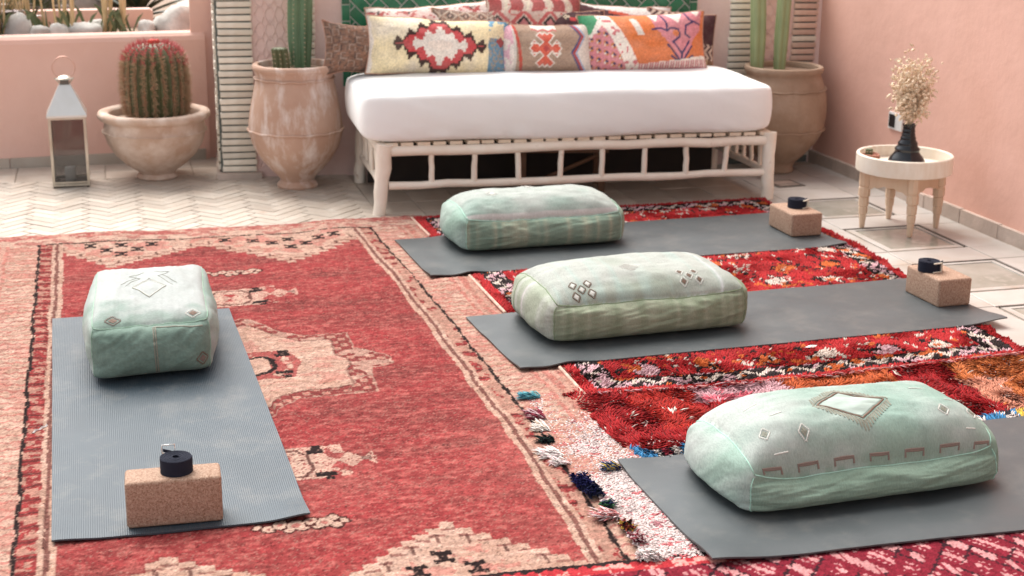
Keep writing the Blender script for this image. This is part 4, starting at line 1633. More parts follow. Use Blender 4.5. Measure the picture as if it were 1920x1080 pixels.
def paint3(name, a, b, P):
    n = fbm(P[..., 0] * 8, P[..., 1] * 8 + P[..., 2] * 8, 121)
    st = vnoise(P[..., 0] * 60, P[..., 2] * 4 + P[..., 1] * 2.5, 122)
    if name == 'top':
        k = np.clip((n - .40) * 2.0 + (-b - .35) * .7, 0, 1)
        c = lerp3((.41, .43, .385), (.30, .35, .275), k)
        c = lerp3(c, np.broadcast_to(np.array((.30, .42, .38)), c.shape), np.clip((st - .62) * 2, 0, .6))
        stripe = (a > .74) & (a < .775)
        c[stripe] = np.array((.50, .52, .51))
    else:
        c = lerp3((.23, .28, .17), (.30, .335, .225), np.clip((st - .35) * 1.8, 0, 1))
        if name == 'left':
            st2 = vnoise(P[..., 1] * 40, P[..., 2] * 3, 124)
            c = lerp3((.32, .36, .26), (.42, .435, .37), np.clip((st2 - .4) * 2, 0, 1))
            c[(a > -.05) & (a < .03)] = np.array((.54, .50, .49))
    return c * (.92 + .14 * st[..., None])


def paint4(name, a, b, P):
    n = fbm(P[..., 0] * 6, P[..., 1] * 6 + P[..., 2] * 6, 131)
    st = vnoise(P[..., 0] * 70, P[..., 2] * 4 + P[..., 1] * 2.5, 132)
    if name == 'top':
        k = np.clip((n - .44) * 3.2 + .45, 0, 1)
        c = lerp3((.40, .455, .415), (.24, .375, .31), k)
        wh = np.clip((-.35 - a) * 1.6 + (n - .5) * 2.0, 0, 1) * np.clip((b + .55) * 1.6, 0, 1)
        c = lerp3(c, np.broadcast_to(np.array((.46, .49, .46)), c.shape), wh)
        low = np.clip((-b - .70) * 2.2 + (n - .5), 0, 1)
        c = lerp3(c, np.broadcast_to(np.array((.22, .30, .22)), c.shape), low * .7)
    else:
        c = lerp3((.17, .275, .20), (.23, .335, .255), np.clip(n * 1.8 - .4, 0, 1))
        if name == 'left':
            c = lerp3((.26, .39, .32), (.46, .50, .47), np.clip((n - .42) * 3.2, 0, 1))
    return c * (.93 + .12 * st[..., None])


def diamond(cx, cy, rx, ry):
    return [(cx - rx, cy), (cx, cy - ry), (cx + rx, cy), (cx, cy + ry), (cx - rx, cy)]


def small_diamond(cov, B, face, cx, cy, rx, ry, inner, outer, name='embroidered_diamond'):
    mb = MB()
    patch_quad(mb, B, face, diamond(cx, cy, rx * .62, ry * .62)[:-1], .0016)
    stitch(mb, B, face, [(cx - rx * .30, cy - ry * .30), (cx + rx * .30, cy + ry * .30)], .0012, .0016)
    stitch(mb, B, face, [(cx - rx * .30, cy + ry * .30), (cx + rx * .30, cy - ry * .30)], .0012, .0016)
    d = mb.obj(name, inner, cov)
    mb = MB()
    stitch(mb, B, face, diamond(cx, cy, rx, ry), .0016, .0012)
    for i in range(4):
        p, q = diamond(cx, cy, rx, ry)[i], diamond(cx, cy, rx, ry)[i + 1]
        for j in range(1, 6):
            m = (p[0] + (q[0] - p[0]) * j / 6, p[1] + (q[1] - p[1]) * j / 6)
            e = (cx + (m[0] - cx) * 1.28, cy + (m[1] - cy) * 1.28)
            stitch(mb, B, face, [m, e], .0008, .0009)
    mb.obj('stitched_border', outer, cov)


# cushion on the ribbed mat
B1 = Bolster(.182, .338, .168, .048, 201, shear=.10)
t1, cv = bolster('pale grey green box cushion with green end on the ribbed mat', (.106, 4.712, MZ[0]), -.035, B1, paint1, M_SABRA_Y, M_PIPE_G)
for k, mt in ((1.0, M_THREAD_GR), (.93, M_THREAD_WH)):
    mb = MB()
    stitch(mb, B1, 'top', diamond(0, -.20, .30 * k, .26 * k), .0014, .0011)
    if k == 1.0:
        for sx in (-1, 1):
            stitch(mb, B1, 'top', [(sx * .42, -.14), (sx * .16, .12), (sx * .36, .20), (sx * .10, .34)], .0010, .0008)
            stitch(mb, B1, 'top', [(sx * .50, -.10), (sx * .24, .14)], .0010, .0008)
    mb.obj('embroidered_diamond', mt, cv)
small_diamond(cv, B1, 'top', -.62, -.90, .13, .070, M_THREAD_BR, M_THREAD_PK)
small_diamond(cv, B1, 'top', .72, -.88, .13, .070, M_THREAD_BR, M_THREAD_WH)
small_diamond(cv, B1, 'front', .83, -.38, .11, .28, M_THREAD_PK, M_THREAD_BR)
mb = MB()
for o in (0, .035):
    stitch(mb, B1, 'front', [(.04 + o, .92), (.06 + o, -.85)], .0024, .0016)
stitch(mb, B1, 'front', [(.05, .93), (.86, .86)], .0030, .0014)
mb.obj('sewn_tape', M_THREAD_GR, cv)

B2 = Bolster(.345, .178, .128, .080, 211)
t2, cv = bolster('faded mint box cushion with a white stripe on the mat nearest the bed', (1.685, 5.745, MZ[1]), .03, B2, paint2, M_SABRA, M_PIPE_M)
small_diamond(cv, B2, 'top', -.55, -.20, .07, .14, M_THREAD_WH, M_THREAD_WH)
small_diamond(cv, B2, 'top', -.02, .30, .07, .14, M_THREAD_WH, M_THREAD_WH)

B3 = Bolster(.358, .208, .130, .076, 221)
t3, cv = bolster('sage green box cushion with clustered diamonds on the second mat from the bed', (1.696, 4.588, MZ[2]), .045, B3, paint3, M_SABRA, M_PIPE_O)
for (cx, cy, inn, outr) in ((-.66, -.78, M_THREAD_WH, M_THREAD_BR), (.45, -.70, M_THREAD_BR, M_THREAD_WH)):
    for dx, dy in ((0, 0), (-.075, .13), (.075, .13), (-.075, -.13), (.085, -.11)):
        small_diamond(cv, B3, 'top', cx + dx, cy + dy * .8, .040, .075, inn, outr)
mb = MB()
for r in range(-3, 4):
    w = .11 * (1 - abs(r) / 4)
    stitch(mb, B3, 'top', [(-.08 - w, -.30 + r * .05), (-.08 + w, -.30 + r * .05)], .0016, .0012)
mb.obj('embroidered_lozenge', M_THREAD_WH, cv)
mb = MB()
stitch(mb, B3, 'left', [(.45, .95), (.42, .0), (.45, -.9)], .0010, .0010)
mb.obj('sewn_seam', M_PIPE_O, cv)

B4 = Bolster(.364, .186, .092, .124, 231, ey=3.6)
t4, cv = bolster('mint box cushion with big toothed diamond on the mat nearest the camera', (1.782, 3.205, MZ[3]), .045, B4, paint4, M_SABRA, M_PIPE_M)
C4 = (-.03, -.26)
mb = MB()
stitch(mb, B4, 'top', diamond(C4[0], C4[1], .27, .36), .0030, .0016)
mb.obj('embroidered_diamond', M_THREAD_BR, cv)
mb = MB()
patch_quad(mb, B4, 'top', diamond(C4[0], C4[1], .205, .30)[:-1], .0007)
mb2 = MB()
g = 14
for i in range(g):
    for j in range(g):
        q = []
        for (di, dj) in ((0, 0), (1, 0), (1, 1), (0, 1)):
            s_, t_ = (i + di) / g * 2 - 1, (j + dj) / g * 2 - 1
            q.append((C4[0] + .245 * (s_ + t_) / 2, C4[1] + .325 * (s_ - t_) / 2))
        patch_quad(mb2, B4, 'top', q, .0007)
mb2.obj('pale_inset', M_INSET, cv)
mb = MB()
dd = diamond(C4[0], C4[1], .305, .41)
stitch(mb, B4, 'top', dd, .0012, .0012)
for i in range(4):
    p, q = dd[i], dd[i + 1]
    for j in range(12):
        m = (p[0] + (q[0] - p[0]) * (j + .5) / 12, p[1] + (q[1] - p[1]) * (j + .5) / 12)
        m2 = (p[0] + (q[0] - p[0]) * (j + .1) / 12, p[1] + (q[1] - p[1]) * (j + .1) / 12)
        e = (m[0], m[1] + (.12 if m[1] > C4[1] else -.12))
        stitch(mb, B4, 'top', [m2, e], .0026, .0012)
        stitch(mb, B4, 'top', [m, e], .0026, .0012)
mb.obj('toothed_border', M_THREAD_GR, cv)
for (cx, cy) in ((-.80, -.62), (-.52, -.72), (.62, -.62), (.86, -.62)):
    small_diamond(cv, B4, 'top', cx, cy, .042, .085, M_THREAD_GR, M_THREAD_WH)
for (a, b) in (((-.70, -.35), (-.60, -.32)), ((-.78, -.86), (-.67, -.86)), ((.70, -.40), (.78, -.38)), ((.74, -.84), (.82, -.84)), ((-.80, .05), (-.68, .10)), ((.55, .05), (.66, .02))):
    mb = MB()
    stitch(mb, B4, 'top', [a, b], .0018, .0012)
    mb.obj('stitched_dash', M_THREAD_WH, cv)
for i in range(7):
    mb = MB()
    u = -.90 + i * .285
    for o in (0, .009):
        stitch(mb, B4, 'top', [(u, -.985), (u, -.956 + o), (u + .15, -.956 + o), (u + .15, -.985)], .0030, .0014)
    mb.obj('stitched_bracket', M_THREAD_PK, cv)

# ------------------------------------------------------------------ day bed
M_WOOD = pm('bleached peeled wood', (0.88, 0.80, 0.70), (0.82, 0.71, 0.60), 10, 0.6, 0.25, 60, stretch=(1, 1, 1), c3=(0.50, 0.34, 0.22), s3=14, lo3=0.66, hi3=0.78)
M_SLAT = pm('pale wood slat', (0.80, 0.68, 0.55), (0.72, 0.58, 0.45), 12, 0.65, 0.2, 60)
M_SHEET = pm('white cotton cover', (0.87, 0.87, 0.86), (0.85, 0.85, 0.845), 4, 0.85, 0.4, 6, sheen=0.2, bdist=0.012)
BX, BY, BRZ = 1.165, 6.385, -0.045
bed = thing('day_bed', 'low white daybed frame of bleached round wood with spindle sides', 'bed', (BX, BY, 0), BRZ)
BW, BD = 1.835, 0.72
wig = lambda a: rnd.uniform(-a, a)


def log(p, q, r0, r1, name, n=7, par=bed, mat=M_WOOD, wob=.004):
    pts, rad = [], []
    for i in range(n):
        f = i / (n - 1)
        w = wob if 0 < i < n - 1 else 0
        pts.append(tuple(p[k] + (q[k] - p[k]) * f + wig(w) for k in range(3)))
        rad.append((r0 + (r1 - r0) * f) * (1 + wig(.05)))
    return MB().tube(pts, rad, 12).obj(name, mat, par, smooth=True, angle=60)


log((-.006, 0, 0), (.026, 0, .325), .028, .038, 'leg')
log((BW + .012, 0, 0), (BW + .008, 0, .325), .029, .033, 'leg')
log((0, BD, 0), (.02, BD, .325), .028, .036, 'leg')
log((BW, BD, 0), (BW, BD, .325), .029, .033, 'leg')
log((.05, -.004, .292), (BW - .015, -.004, .287), .023, .022, 'rail', 14)
log((.04, -.002, .136), (BW - .015, -.002, .134), .018, .019, 'rail', 14)
log((.05, BD, .292), (BW - .015, BD, .287), .023, .022, 'rail', 10)
log((.04, BD, .136), (BW - .015, BD, .134), .018, .019, 'rail', 10)
for xx in (.012, BW + .004):
    log((xx, .03, .290), (xx, BD - .03, .290), .021, .021, 'rail')
    log((xx, .03, .135), (xx, BD - .03, .135), .017, .017, 'rail')
    for i in range(6):
        y = .09 + i * .105
        log((xx + wig(.004), y, .14), (xx + wig(.004), y, .285), .010, .011, 'spindle', 5, wob=.002)
for i in range(8):
    x = .230 + i * .200
    log((x + wig(.006), -.003, .14), (x + wig(.006), -.003, .283), .0135, .0125, 'spindle', 5, wob=.002)
for i in range(25):
    x = .055 + i * .0735 + wig(.004)
    MB().box(x - .028, x + .028, -.004 + wig(.004), BD + .01, .3135, .328).obj('slat', M_SLAT, bed)

# mattress: one soft slab
def soft_slab(w, d, h, r, name, mat, seed, nx=110, ny=44, nz=26):
    def f(c):
        n = 14.0
        q = c / ((np.abs(c) ** n).sum(-1) ** (1 / n))[..., None]
        x, y, z = q[..., 0], q[..., 1], q[..., 2]
        X, Y, Z = x * w / 2, y * d / 2, z * h / 2
        Y += np.sign(y) * np.abs(y) ** 8 * .016 * np.clip(1 - z * z, 0, 1)
        X += np.sign(x) * np.abs(x) ** 8 * .018 * np.clip(1 - z * z, 0, 1)
        # rounded corners in plan
        k = (np.abs(x) ** 10) * (np.abs(y) ** 10)
        X -= np.sign(x) * k * .030
        Y -= np.sign(y) * k * .030
        Z += np.where(z > 0, (np.abs(z) ** 6) * .010 * (1 - x ** 2), 0)
        Z -= (np.abs(z) ** 4) * np.sign(z) * .012 * (np.abs(x) ** 12 + np.abs(y) ** 12)
        lo = np.clip(-z, 0, 1)
        Z += lo * .007 * np.sin(X * 6.2 + seed) * np.clip((np.abs(y) - .7) / .3, 0, 1)
        wr = (fbm(X * 3 + Z * 8, Y * 3 + Z * 5, seed, 3) - .5) * .014
        Y += np.sign(y) * np.abs(y) ** 8 * wr
        Z += np.where(z > .9, wr, 0)
        crease = (fbm(X * 16, Z * 22 + X * 8, seed + 5, 2) - .5) * .016 * np.clip((-z - .30) * 2, 0, 1)
        Y += np.sign(y) * np.abs(y) ** 8 * crease
        return np.stack([X, Y, Z], -1)
    Vs, Fs = [], []
    off = 0
    g = lambda n_: np.sign(np.linspace(-1, 1, n_)) * np.abs(np.linspace(-1, 1, n_)) ** .8
    for nm, na, nb in (('top', nx, ny), ('bottom', nx, ny), ('front', nx, nz), ('back', nx, nz), ('left', ny, nz), ('right', ny, nz)):
        A, B_ = np.meshgrid(g(na), g(nb))
        c = Bolster.face(None, nm, A, B_)
        P = f(c)
        idx = np.arange(A.size).reshape(A.shape) + off
        Fs.append(np.stack([idx[:-1, :-1], idx[:-1, 1:], idx[1:, 1:], idx[1:, :-1]], -1).reshape(-1, 4))
        Vs.append(P.reshape(-1, 3))
        off += A.size
    me = npmesh(name, np.concatenate(Vs), np.concatenate(Fs), smooth=True)
    bm = bmesh.new()
    bm.from_mesh(me)
    bmesh.ops.remove_doubles(bm, verts=bm.verts, dist=.0004)
    bmesh.ops.recalc_face_normals(bm, faces=bm.faces)
    bm.to_mesh(me)
    bm.free()
    return mk(name, me, mat)


mt = soft_slab(1.915, .735, .232, .04, 'mattress', M_SHEET, 5)
cr, sr = math.cos(BRZ), math.sin(BRZ)
mt.location = (BX + cr * .895 - sr * .335, BY + sr * .895 + cr * .335, .328 + .113)
mt.rotation_euler = (0, 0, BRZ)
tag(mt, 'thick white cotton covered mattress on the low daybed', 'mattress')
MTOP = .328 + .232 + .004

M_UNDER = pm('under bed shade board', (0.020, 0.012, 0.009), (0.012, 0.008, 0.006), 12, 0.7)
MB().box(.03, BW - .03, BD - .075, BD - .060, .012, .300).obj('shade_board', M_UNDER, bed)  # near-black board added to deepen the shade under the bed
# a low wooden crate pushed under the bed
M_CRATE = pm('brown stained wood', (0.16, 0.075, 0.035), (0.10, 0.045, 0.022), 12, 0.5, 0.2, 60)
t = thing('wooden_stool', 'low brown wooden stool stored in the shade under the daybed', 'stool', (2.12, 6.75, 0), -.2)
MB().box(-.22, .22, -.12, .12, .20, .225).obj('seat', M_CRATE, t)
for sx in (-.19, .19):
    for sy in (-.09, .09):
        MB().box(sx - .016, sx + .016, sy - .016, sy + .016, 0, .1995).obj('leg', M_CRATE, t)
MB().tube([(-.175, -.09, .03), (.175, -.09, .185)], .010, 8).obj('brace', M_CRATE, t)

# ------------------------------------------------------------------ pillows
M_KILIM = am('woven kilim', 0.9, 0.5, 300, 0.03, 0.08, vscale=120, vary=0.2, bdist=0.003)


def pillow(label, loc, rot, w, h, d, paint, nu=120, nv=64, pinch=.05, seed=0):
    t = thing('pillow', label, 'pillow', loc, 0, group='kilim pillows on the daybed')
    t.rotation_euler = rot
    u = np.linspace(-1, 1, nu + 1)
    v = np.linspace(-1, 1, nv + 1)
    U, V = np.meshgrid(u, v)
    th = d / 2 * (np.clip(1 - np.abs(U) ** 2.6, 0, 1) ** .68) * (np.clip(1 - np.abs(V) ** 2.1, 0, 1) ** .68)
    th *= .92 + .25 * (fbm(U * 2, V * 2, seed + 50) - .3)
    X = w / 2 * U * (1 - pinch * np.clip(1 - V * V, 0, 1) * np.abs(U) ** 3)
    Z = h / 2 * V * (1 - pinch * 1.4 * np.clip(1 - U * U, 0, 1) * np.abs(V) ** 3) + (fbm(U * 2, V * 0 + 2, seed + 60) - .5) * .02
    C = np.clip(paint(U, V), 0, 1)
    wear = np.clip(fbm(U * 5 + seed, V * 4, 390) * .32 + .02, 0, .5)[..., None]
    C = C * (1 - wear) + (C.mean(-1, keepdims=True) * .55 + np.array((.26, .21, .17))) * wear
    C = C * (.84 + .24 * rng.random(U.shape))[..., None]
    n = U.size
    P1 = np.stack([X, -th, Z], -1).reshape(-1, 3)
    P2 = np.stack([X, th, Z], -1).reshape(-1, 3)
    idx = np.arange(n).reshape(U.shape)
    F = np.stack([idx[:-1, :-1], idx[:-1, 1:], idx[1:, 1:], idx[1:, :-1]], -1).reshape(-1, 4)
    mk('front_panel', npmesh('front_panel', P1, F, C.reshape(-1, 3), smooth=True), M_KILIM, t)
    mk('back_panel', npmesh('back_panel', P2, F[:, ::-1], C.reshape(-1, 3) * .8, smooth=True), M_KILIM, t)
    ed = [P1[i] for i in list(idx[0, :]) + list(idx[1:, -1]) + list(idx[-1, -2::-1]) + list(idx[-2::-1, 0])]
    MB().tube([tuple(p) for p in ed[::2]] + [tuple(ed[0])], .0032, 5, cap=False).obj('edge_cord', M_EDGE, t, smooth=True)
    return t


M_EDGE = pm('faded edge cord', (.50, .30, .22), (.40, .20, .14), 80, .9)
CRM, YEL, DKB, RDP, SKY = np.array((.74, .66, .58)), np.array((.77, .64, .38)), np.array((.035, .012, .012)), np.array((.52, .035, .045)), np.array((.09, .24, .36))


def p_yellow(U, V):
    x, y = U * .34, V * .135
    n = fbm(x * 20, y * 20, 301)
    wx = np.round((x + (n - .5) * .012) / .010) * .010
    wy = y + (fbm(x * 30, y * 8, 302) - .5) * .012
    c = YEL * (.85 + .35 * n[..., None])
    pale = np.clip((fbm(x * 9, y * 9, 303) - .45) * 3, 0, 1)
    c = lerp3(c, np.broadcast_to(CRM, c.shape), pale * .6)
    m = np.abs(wx + .005) / .225 + np.abs(wy) / .135
    teeth = (np.abs(((wx + .005) / .058) % 1 - .5) * 2 - .5) * .30
    c[(m + teeth < 1.02)] = DKB
    c[m + teeth * .5 < .86] = RDP
    c[m - teeth * .9 < .60] = CRM
    c[m + teeth * .4 < .22] = CRM * np.array((.96, 1.0, 1.06))
    c[np.hypot((x + .005) / .06, y / .022) < 1] = CRM * np.array((1.05, 1.0, .98))
    blue = x > .232 + (n - .5) * .02
    bn = vnoise(x * 110, y * 110, 305)
    c[blue & (y < .045)] = (np.array((.30, .26, .22)))[None]
    c[blue & (y < .045) & (bn > .42)] = SKY
    c[blue & (y >= .045)] = YEL * 1.0
    c[blue & (y >= .045) & (fbm(x * 40, y * 40, 306) > .52)] = SKY * 1.4
    c[(np.abs(x - .30) + np.abs(y - .03) * 1.2 < .03)] = np.array((.30, .02, .03))
    c[x < -.322 + (n - .5) * .02] = CRM * 1.05
    return c


def p_brown(U, V):
    n = fbm(U * 12, V * 12, 311)
    w = vnoise(U * 9, V * 70, 312)
    c = lerp3((.27, .125, .075), (.15, .085, .06), np.clip(n * 1.8 - .4, 0, 1))
    c = c * (.7 + .6 * w[..., None])
    d = (np.abs(((U + V * .8) * 2.2) % 1 - .5) + np.abs(((U - V * .8) * 2.2) % 1 - .5))
    mixc(c, (np.abs(d - .38) < .06) & (n > .42), (.34, .25, .20), .8)
    mixc(c, (np.abs(d - .62) < .05) & (n > .45), (.05, .04, .045), .8)
    c[(np.abs(V) > .9)] *= .7
    return c


def p_tan(U, V):
    x, y = U * .235, V * .125
    n = fbm(x * 10, y * 60, 321)
    c = lerp3((.40, .27, .19), (.31, .20, .14), np.clip(n * 1.7 - .35, 0, 1))
    xx, yy = x + .015, y + .010
    mot = np.zeros(U.shape, bool)
    edge = np.zeros(U.shape, bool)
    for cx, cy, r in ((0, 0, .040), (.048, .0, .026), (-.048, .0, .026), (0, .050, .028), (0, -.055, .028), (.024, .064, .016), (-.024, .064, .016), (.026, -.068, .016), (-.026, -.068, .016), (.055, -.022, .014), (-.055, -.022, .014), (.055, .022, .014), (-.055, .022, .014)):
        d = np.abs(xx - cx) + np.abs(yy - cy)
        edge |= d < r + .008
        mot |= d < r
    c[edge] = CRM * .95
    c[mot] = np.array((.60, .075, .035))
    c[np.abs(xx) + np.abs(yy) < .018] = np.array((.42, .015, .02))
    c[mot & (np.abs(np.abs(yy) - .022) < .004) & (np.abs(xx) > .02)] = CRM
    # top centre zigzag
    zg = np.abs(((x + .02) / .05) % 1 - .5) * .06
    top = (y > .075 + zg * .4) & (np.abs(x + .015) < .06)
    c[top] = CRM
    c[(np.abs(y - .078 - zg * .4) < .006) & (np.abs(x + .015) < .06)] = np.array((.50, .10, .09))
    # left knotted strip
    ls = x < -.160
    pk = fbm(x * 40, y * 25, 323)
    c[ls] = CRM * np.array((1, .95, .97))
    c[ls & (pk > .5)] = np.array((.70, .36, .44))
    c[(x < -.155) & (x > -.166)] = CRM * .8
    c[np.abs(x + .142 + y * .12) < .007] = np.array((.48, .05, .03))
    # right zigzag border
    zz = .150 - np.abs(((y + .03) / .17) % 1 - .5) * .11 + .03
    rz = x > zz
    c[rz] = CRM * .9
    c[np.abs(x - zz) < .009] = np.array((.40, .03, .03))
    c[np.abs(x - zz + .012) < .005] = np.array((.03, .05, .18))
    c[np.abs(x - zz - .012) < .005] = np.array((.30, .42, .60))
    return c


def p_orange(U, V):
    x, y = U * .315, V * .14
    n = fbm(x * 14, y * 14, 331)
    o = np.array((.70, .17, .035))
    pk = np.array((.66, .22, .26))
    nv = np.array((.035, .025, .12))
    c = np.tile(o, U.shape + (1,)) * (.88 + .25 * n[..., None])
    # left triangle with specks
    tri = inpoly(x, y, [(-.315, -.14), (-.315, .02), (-.21, .115), (-.06, -.14)])
    wb = inpoly(x, y, [(-.315, -.02), (-.315, .06), (-.225, .145), (-.17, .145), (-.02, -.14), (-.085, -.14), (-.205, .085)])
    c[tri] = pk * .95
    c[wb] = CRM * 1.08
    c[wb & (vnoise(x * 90, y * 60, 332) > .72)] = np.array((.62, .14, .16))
    gx, gy = (x / .036) % 1 - .5, ((y + .3 * x) / .042) % 1 - .5
    sp = tri & ~wb
    c[sp & (np.hypot(gx, gy * 1.2) < .36)] = np.array((.60, .20, .05))
    c[sp & (np.hypot(gx - .1, gy * 1.2 - .1) < .20)] = nv
    c[sp & (np.hypot(gx + .15, gy + .15) < .12)] = CRM
    gr = inpoly(x, y, [(-.33, .04), (-.33, .15), (-.235, .15), (-.225, .11), (-.27, .04)])
    c[gr] = np.array((.05, .30, .14))
    # right motif
    arch = inpoly(x, y, [(.02, .145), (.045, .06), (.08, .02), (.12, -.03), (.175, -.095), (.215, -.05), (.24, .0), (.285, .04), (.30, .145)])
    c[arch] = pk
    white = inpoly(x, y, [(.02, .145), (.05, .09), (.08, .145)]) | inpoly(x, y, [(.10, .145), (.165, .085), (.20, .145)]) | inpoly(x, y, [(.24, .145), (.27, .11), (.295, .145)])
    c[white] = CRM * 1.1
    lines = [[(.03, .055), (.07, .06), (.10, .045), (.12, .06), (.16, .055), (.165, .02), (.13, -.005)], [(.285, .07), (.25, .085), (.205, .07), (.195, .03), (.22, .01)],
             [(.10, -.02), (.175, -.10), (.23, -.03)], [(.125, -.005), (.175, -.06), (.215, -.005)], [(.175, -.125), (.175, -.06)], [(.08, .145), (.105, .08), (.10, .045)], [(.205, .145), (.225, .10), (.25, .085)],
             [(.12, -.07), (.175, -.105), (.235, -.075)]]
    for l in lines:
        c[seg_dist(x, y, l) < .0048] = nv
    for cx, cy in ((.145, .035), (.225, .05), (.085, .03), (.27, .055)):
        c[np.hypot(x - cx, y - cy) < .016] = o if cx > .1 and cx < .2 else pk * 1.1
    dg = np.abs(x + .06 - .35 * (.12 - y)) < .016
    c[dg & (y > .03) & (y < .12) & (n > .42)] = CRM
    # bottom band
    bot = inpoly(x, y, [(-.03, -.14), (-.045, -.105), (.32, -.075), (.32, -.14)])
    c[bot] = CRM * 1.08
    tt = bot & (y < -.098 + .02 * x) & (y > -.13)
    c[tt & ((np.abs((x / .013) % 1 - .5) < .30))] = np.array((.62, .20, .22))
    c[(y < -.131)] = pk * .8
    return c


def p_fadedpink(U, V):
    x, y = U * .32, V * .19
    n = fbm(x * 16, y * 16, 341)
    c = lerp3((.74, .60, .54), (.66, .42, .38), np.clip((n - .40) * 3, 0, 1))
    qx, qy = np.round((x + y * .3) / .011) * .011, np.round(y / .011) * .011
    d = np.abs((qx / .15) % 1 - .5) * .15 * 1.2 + np.abs((qy / .12) % 1 - .5) * .12
    c[np.abs(d - .062) < .011] = np.array((.44, .09, .085))
    c[np.abs(d - .038) < .006] = np.array((.06, .04, .045))
    c[d < .022] = CRM
    c[(vnoise(qx * 70, qy * 70, 343) > .80)] = np.array((.46, .06, .07))
    c[y > .165] = CRM
    c[(y < .02 + .02 * np.sin(x * 40)) & (x > -.1)] = np.array((.42, .24, .16))
    dd = np.abs((x / .07) % 1 - .5) * .07 + np.abs(((y) / .09) % 1 - .5) * .06
    lo = (y < .02) & (x > -.1)
    c[lo & (np.abs(dd - .03) < .006)] = np.array((.62, .52, .42))
    c[lo & (np.abs(dd - .012) < .004)] = np.array((.08, .06, .05))
    return c


def p_redwhite(U, V):
    x, y = U * .24, V * .22
    n = fbm(x * 18, y * 18, 351)
    c = lerp3((.70, .56, .46), (.62, .42, .36), np.clip((n - .4) * 2.5, 0, 1))
    wav = x + .012 * np.sin(y * 40) + (n - .5) * .02
    st = np.abs((wav / .105) % 1 - .5) * 2
    up = y > .085
    c[up & (st > .42)] = np.array((.40, .07, .07))
    c[up & (st < .16)] = np.array((.70, .60, .46))
    mid = (y <= .085) & (y > -.02)
    dd = np.abs((x / .13) % 1 - .5) * .13 + np.abs(y - .02) * .8
    c[mid & (np.abs(dd - .055) < .012)] = np.array((.55, .10, .10))
    c[mid & (np.abs(dd - .028) < .008)] = np.array((.03, .025, .03))
    c[mid & (dd < .02)] = np.array((.60, .22, .22))
    c[(vnoise(x * 70, y * 70, 353) > .83)] = np.array((.56, .09, .09))
    return c


def p_black(U, V):
    x, y = U * .22, V * .17
    n = vnoise(x * 60, y * 60, 361)
    c = np.tile(np.array((.05, .010, .022)), U.shape + (1,))
    q = np.abs((x / .075) % 1 - .5) + np.abs((y / .075) % 1 - .5)
    c[(q < .36)] = np.array((.62, .50, .34))
    c[(q < .36) & (n > .55)] = np.array((.04, .02, .03))
    c[(np.abs(x) < .02) & (np.abs(y - .1) < .012)] = np.array((.55, .02, .03))
    c[y < .02] = np.array((.68, .52, .36))
    c[(y < .02) & (fbm(x * 30, y * 30, 363) > .60)] = np.array((.10, .03, .05))
    return c


def p_white(U, V):
    x, y = U * .25, V * .17
    n = fbm(x * 10, y * 10, 371)
    c = np.tile(np.array((.78, .73, .68)), U.shape + (1,)) * (.94 + .1 * n[..., None])
    b = (y < .125 - .05 * U)
    c[b] = np.array((.07, .012, .025))
    r = b & (y > .105 - .05 * U)
    c[r & (x > -.05)] = np.array((.58, .08, .04))
    lo = y < .085
    zz = np.abs(((x + y * .6) / .05) % 1 - .5)
    c[lo & (zz < .22)] = np.array((.60, .46, .34))
    return c


def p_dark(U, V):
    x, y = U * .19, V * .16
    c = np.tile(np.array((.055, .012, .022)), U.shape + (1,))
    zz = np.abs((y / .06) % 1 - .5) * .06
    st = np.abs(((x + zz * .9) / .034) % 1 - .5)
    m = st < .26
    c[m] = np.array((.56, .42, .33))
    c[(x > .10) & (y > -.02)] = np.array((.05, .008, .018))
    c[(y < -.10)] = np.array((.20, .10, .05))
    c[(y < -.10) & (vnoise(x * 60, y * 60, 381) > .6)] = np.array((.45, .30, .16))
    return c


def p_diamond(U, V):
    c = p_brown(U, V) * 1.25 + .03
    d = np.abs((U * 2.6) % 1 - .5) + np.abs((V * 2.0) % 1 - .5)
    c[np.abs(d - .46) < .05] = np.array((.52, .42, .33))
    c[np.abs(d - .20) < .05] = np.array((.05, .04, .04))
    c[d < .10] = np.array((.50, .34, .28))
    return c


R_ = math.radians
# back row leaning on the wall, then the front row
pillow('faded pink patterned pillow in the back row behind the yellow one', (1.575, 7.060, .705), (R_(-20), R_(-3.5), R_(-4)), .66, .335, .18, p_fadedpink, seed=1)
pillow('red and cream striped pillow in the back row in the middle', (2.050, 7.010, .735), (R_(-18), R_(3), R_(-4)), .48, .40, .19, p_redwhite, seed=2)
pillow('white topped dark pillow in the back row behind the orange one', (2.50, 7.055, .690), (R_(-16), R_(4), R_(-4)), .56, .33, .15, p_white, seed=4)
pillow('black and cream knotted pillow between the tan and orange pillows', (2.225, 6.945, .712), (R_(-20), R_(2), R_(-4)), .34, .27, .11, p_black, seed=3)
pillow('dark chevron pillow at the right end of the back row', (2.815, 6.995, .675), (R_(-18), R_(6), R_(-8)), .36, .29, .12, p_dark, seed=5)
pillow('brown woven pillow overhanging the left end of the bed', (1.165, 6.965, .672), (R_(-10), R_(6), R_(10)), .34, .26, .13, p_brown, seed=6, pinch=.14)
pillow('yellow pillow with red and white star medallion', (1.548, 6.900, .682), (R_(-14), R_(3.2), R_(-3)), .69, .275, .21, p_yellow, nu=170, seed=7)
pillow('tan pillow with a red cross motif and pink knotted edge', (2.070, 6.880, .660), (R_(-16), R_(.5), R_(-3)), .475, .245, .19, p_tan, seed=8)
pillow('orange and pink pillow with a green corner', (2.565, 6.865, .682), (R_(-14), R_(-1.5), R_(-5)), .645, .29, .20, p_orange, nu=170, seed=9)

pillow('small brown diamond patterned pillow peeking out behind the yellow one', (1.735, 6.995, .692), (R_(-18), R_(5), R_(-4)), .40, .30, .13, p_diamond, seed=12)

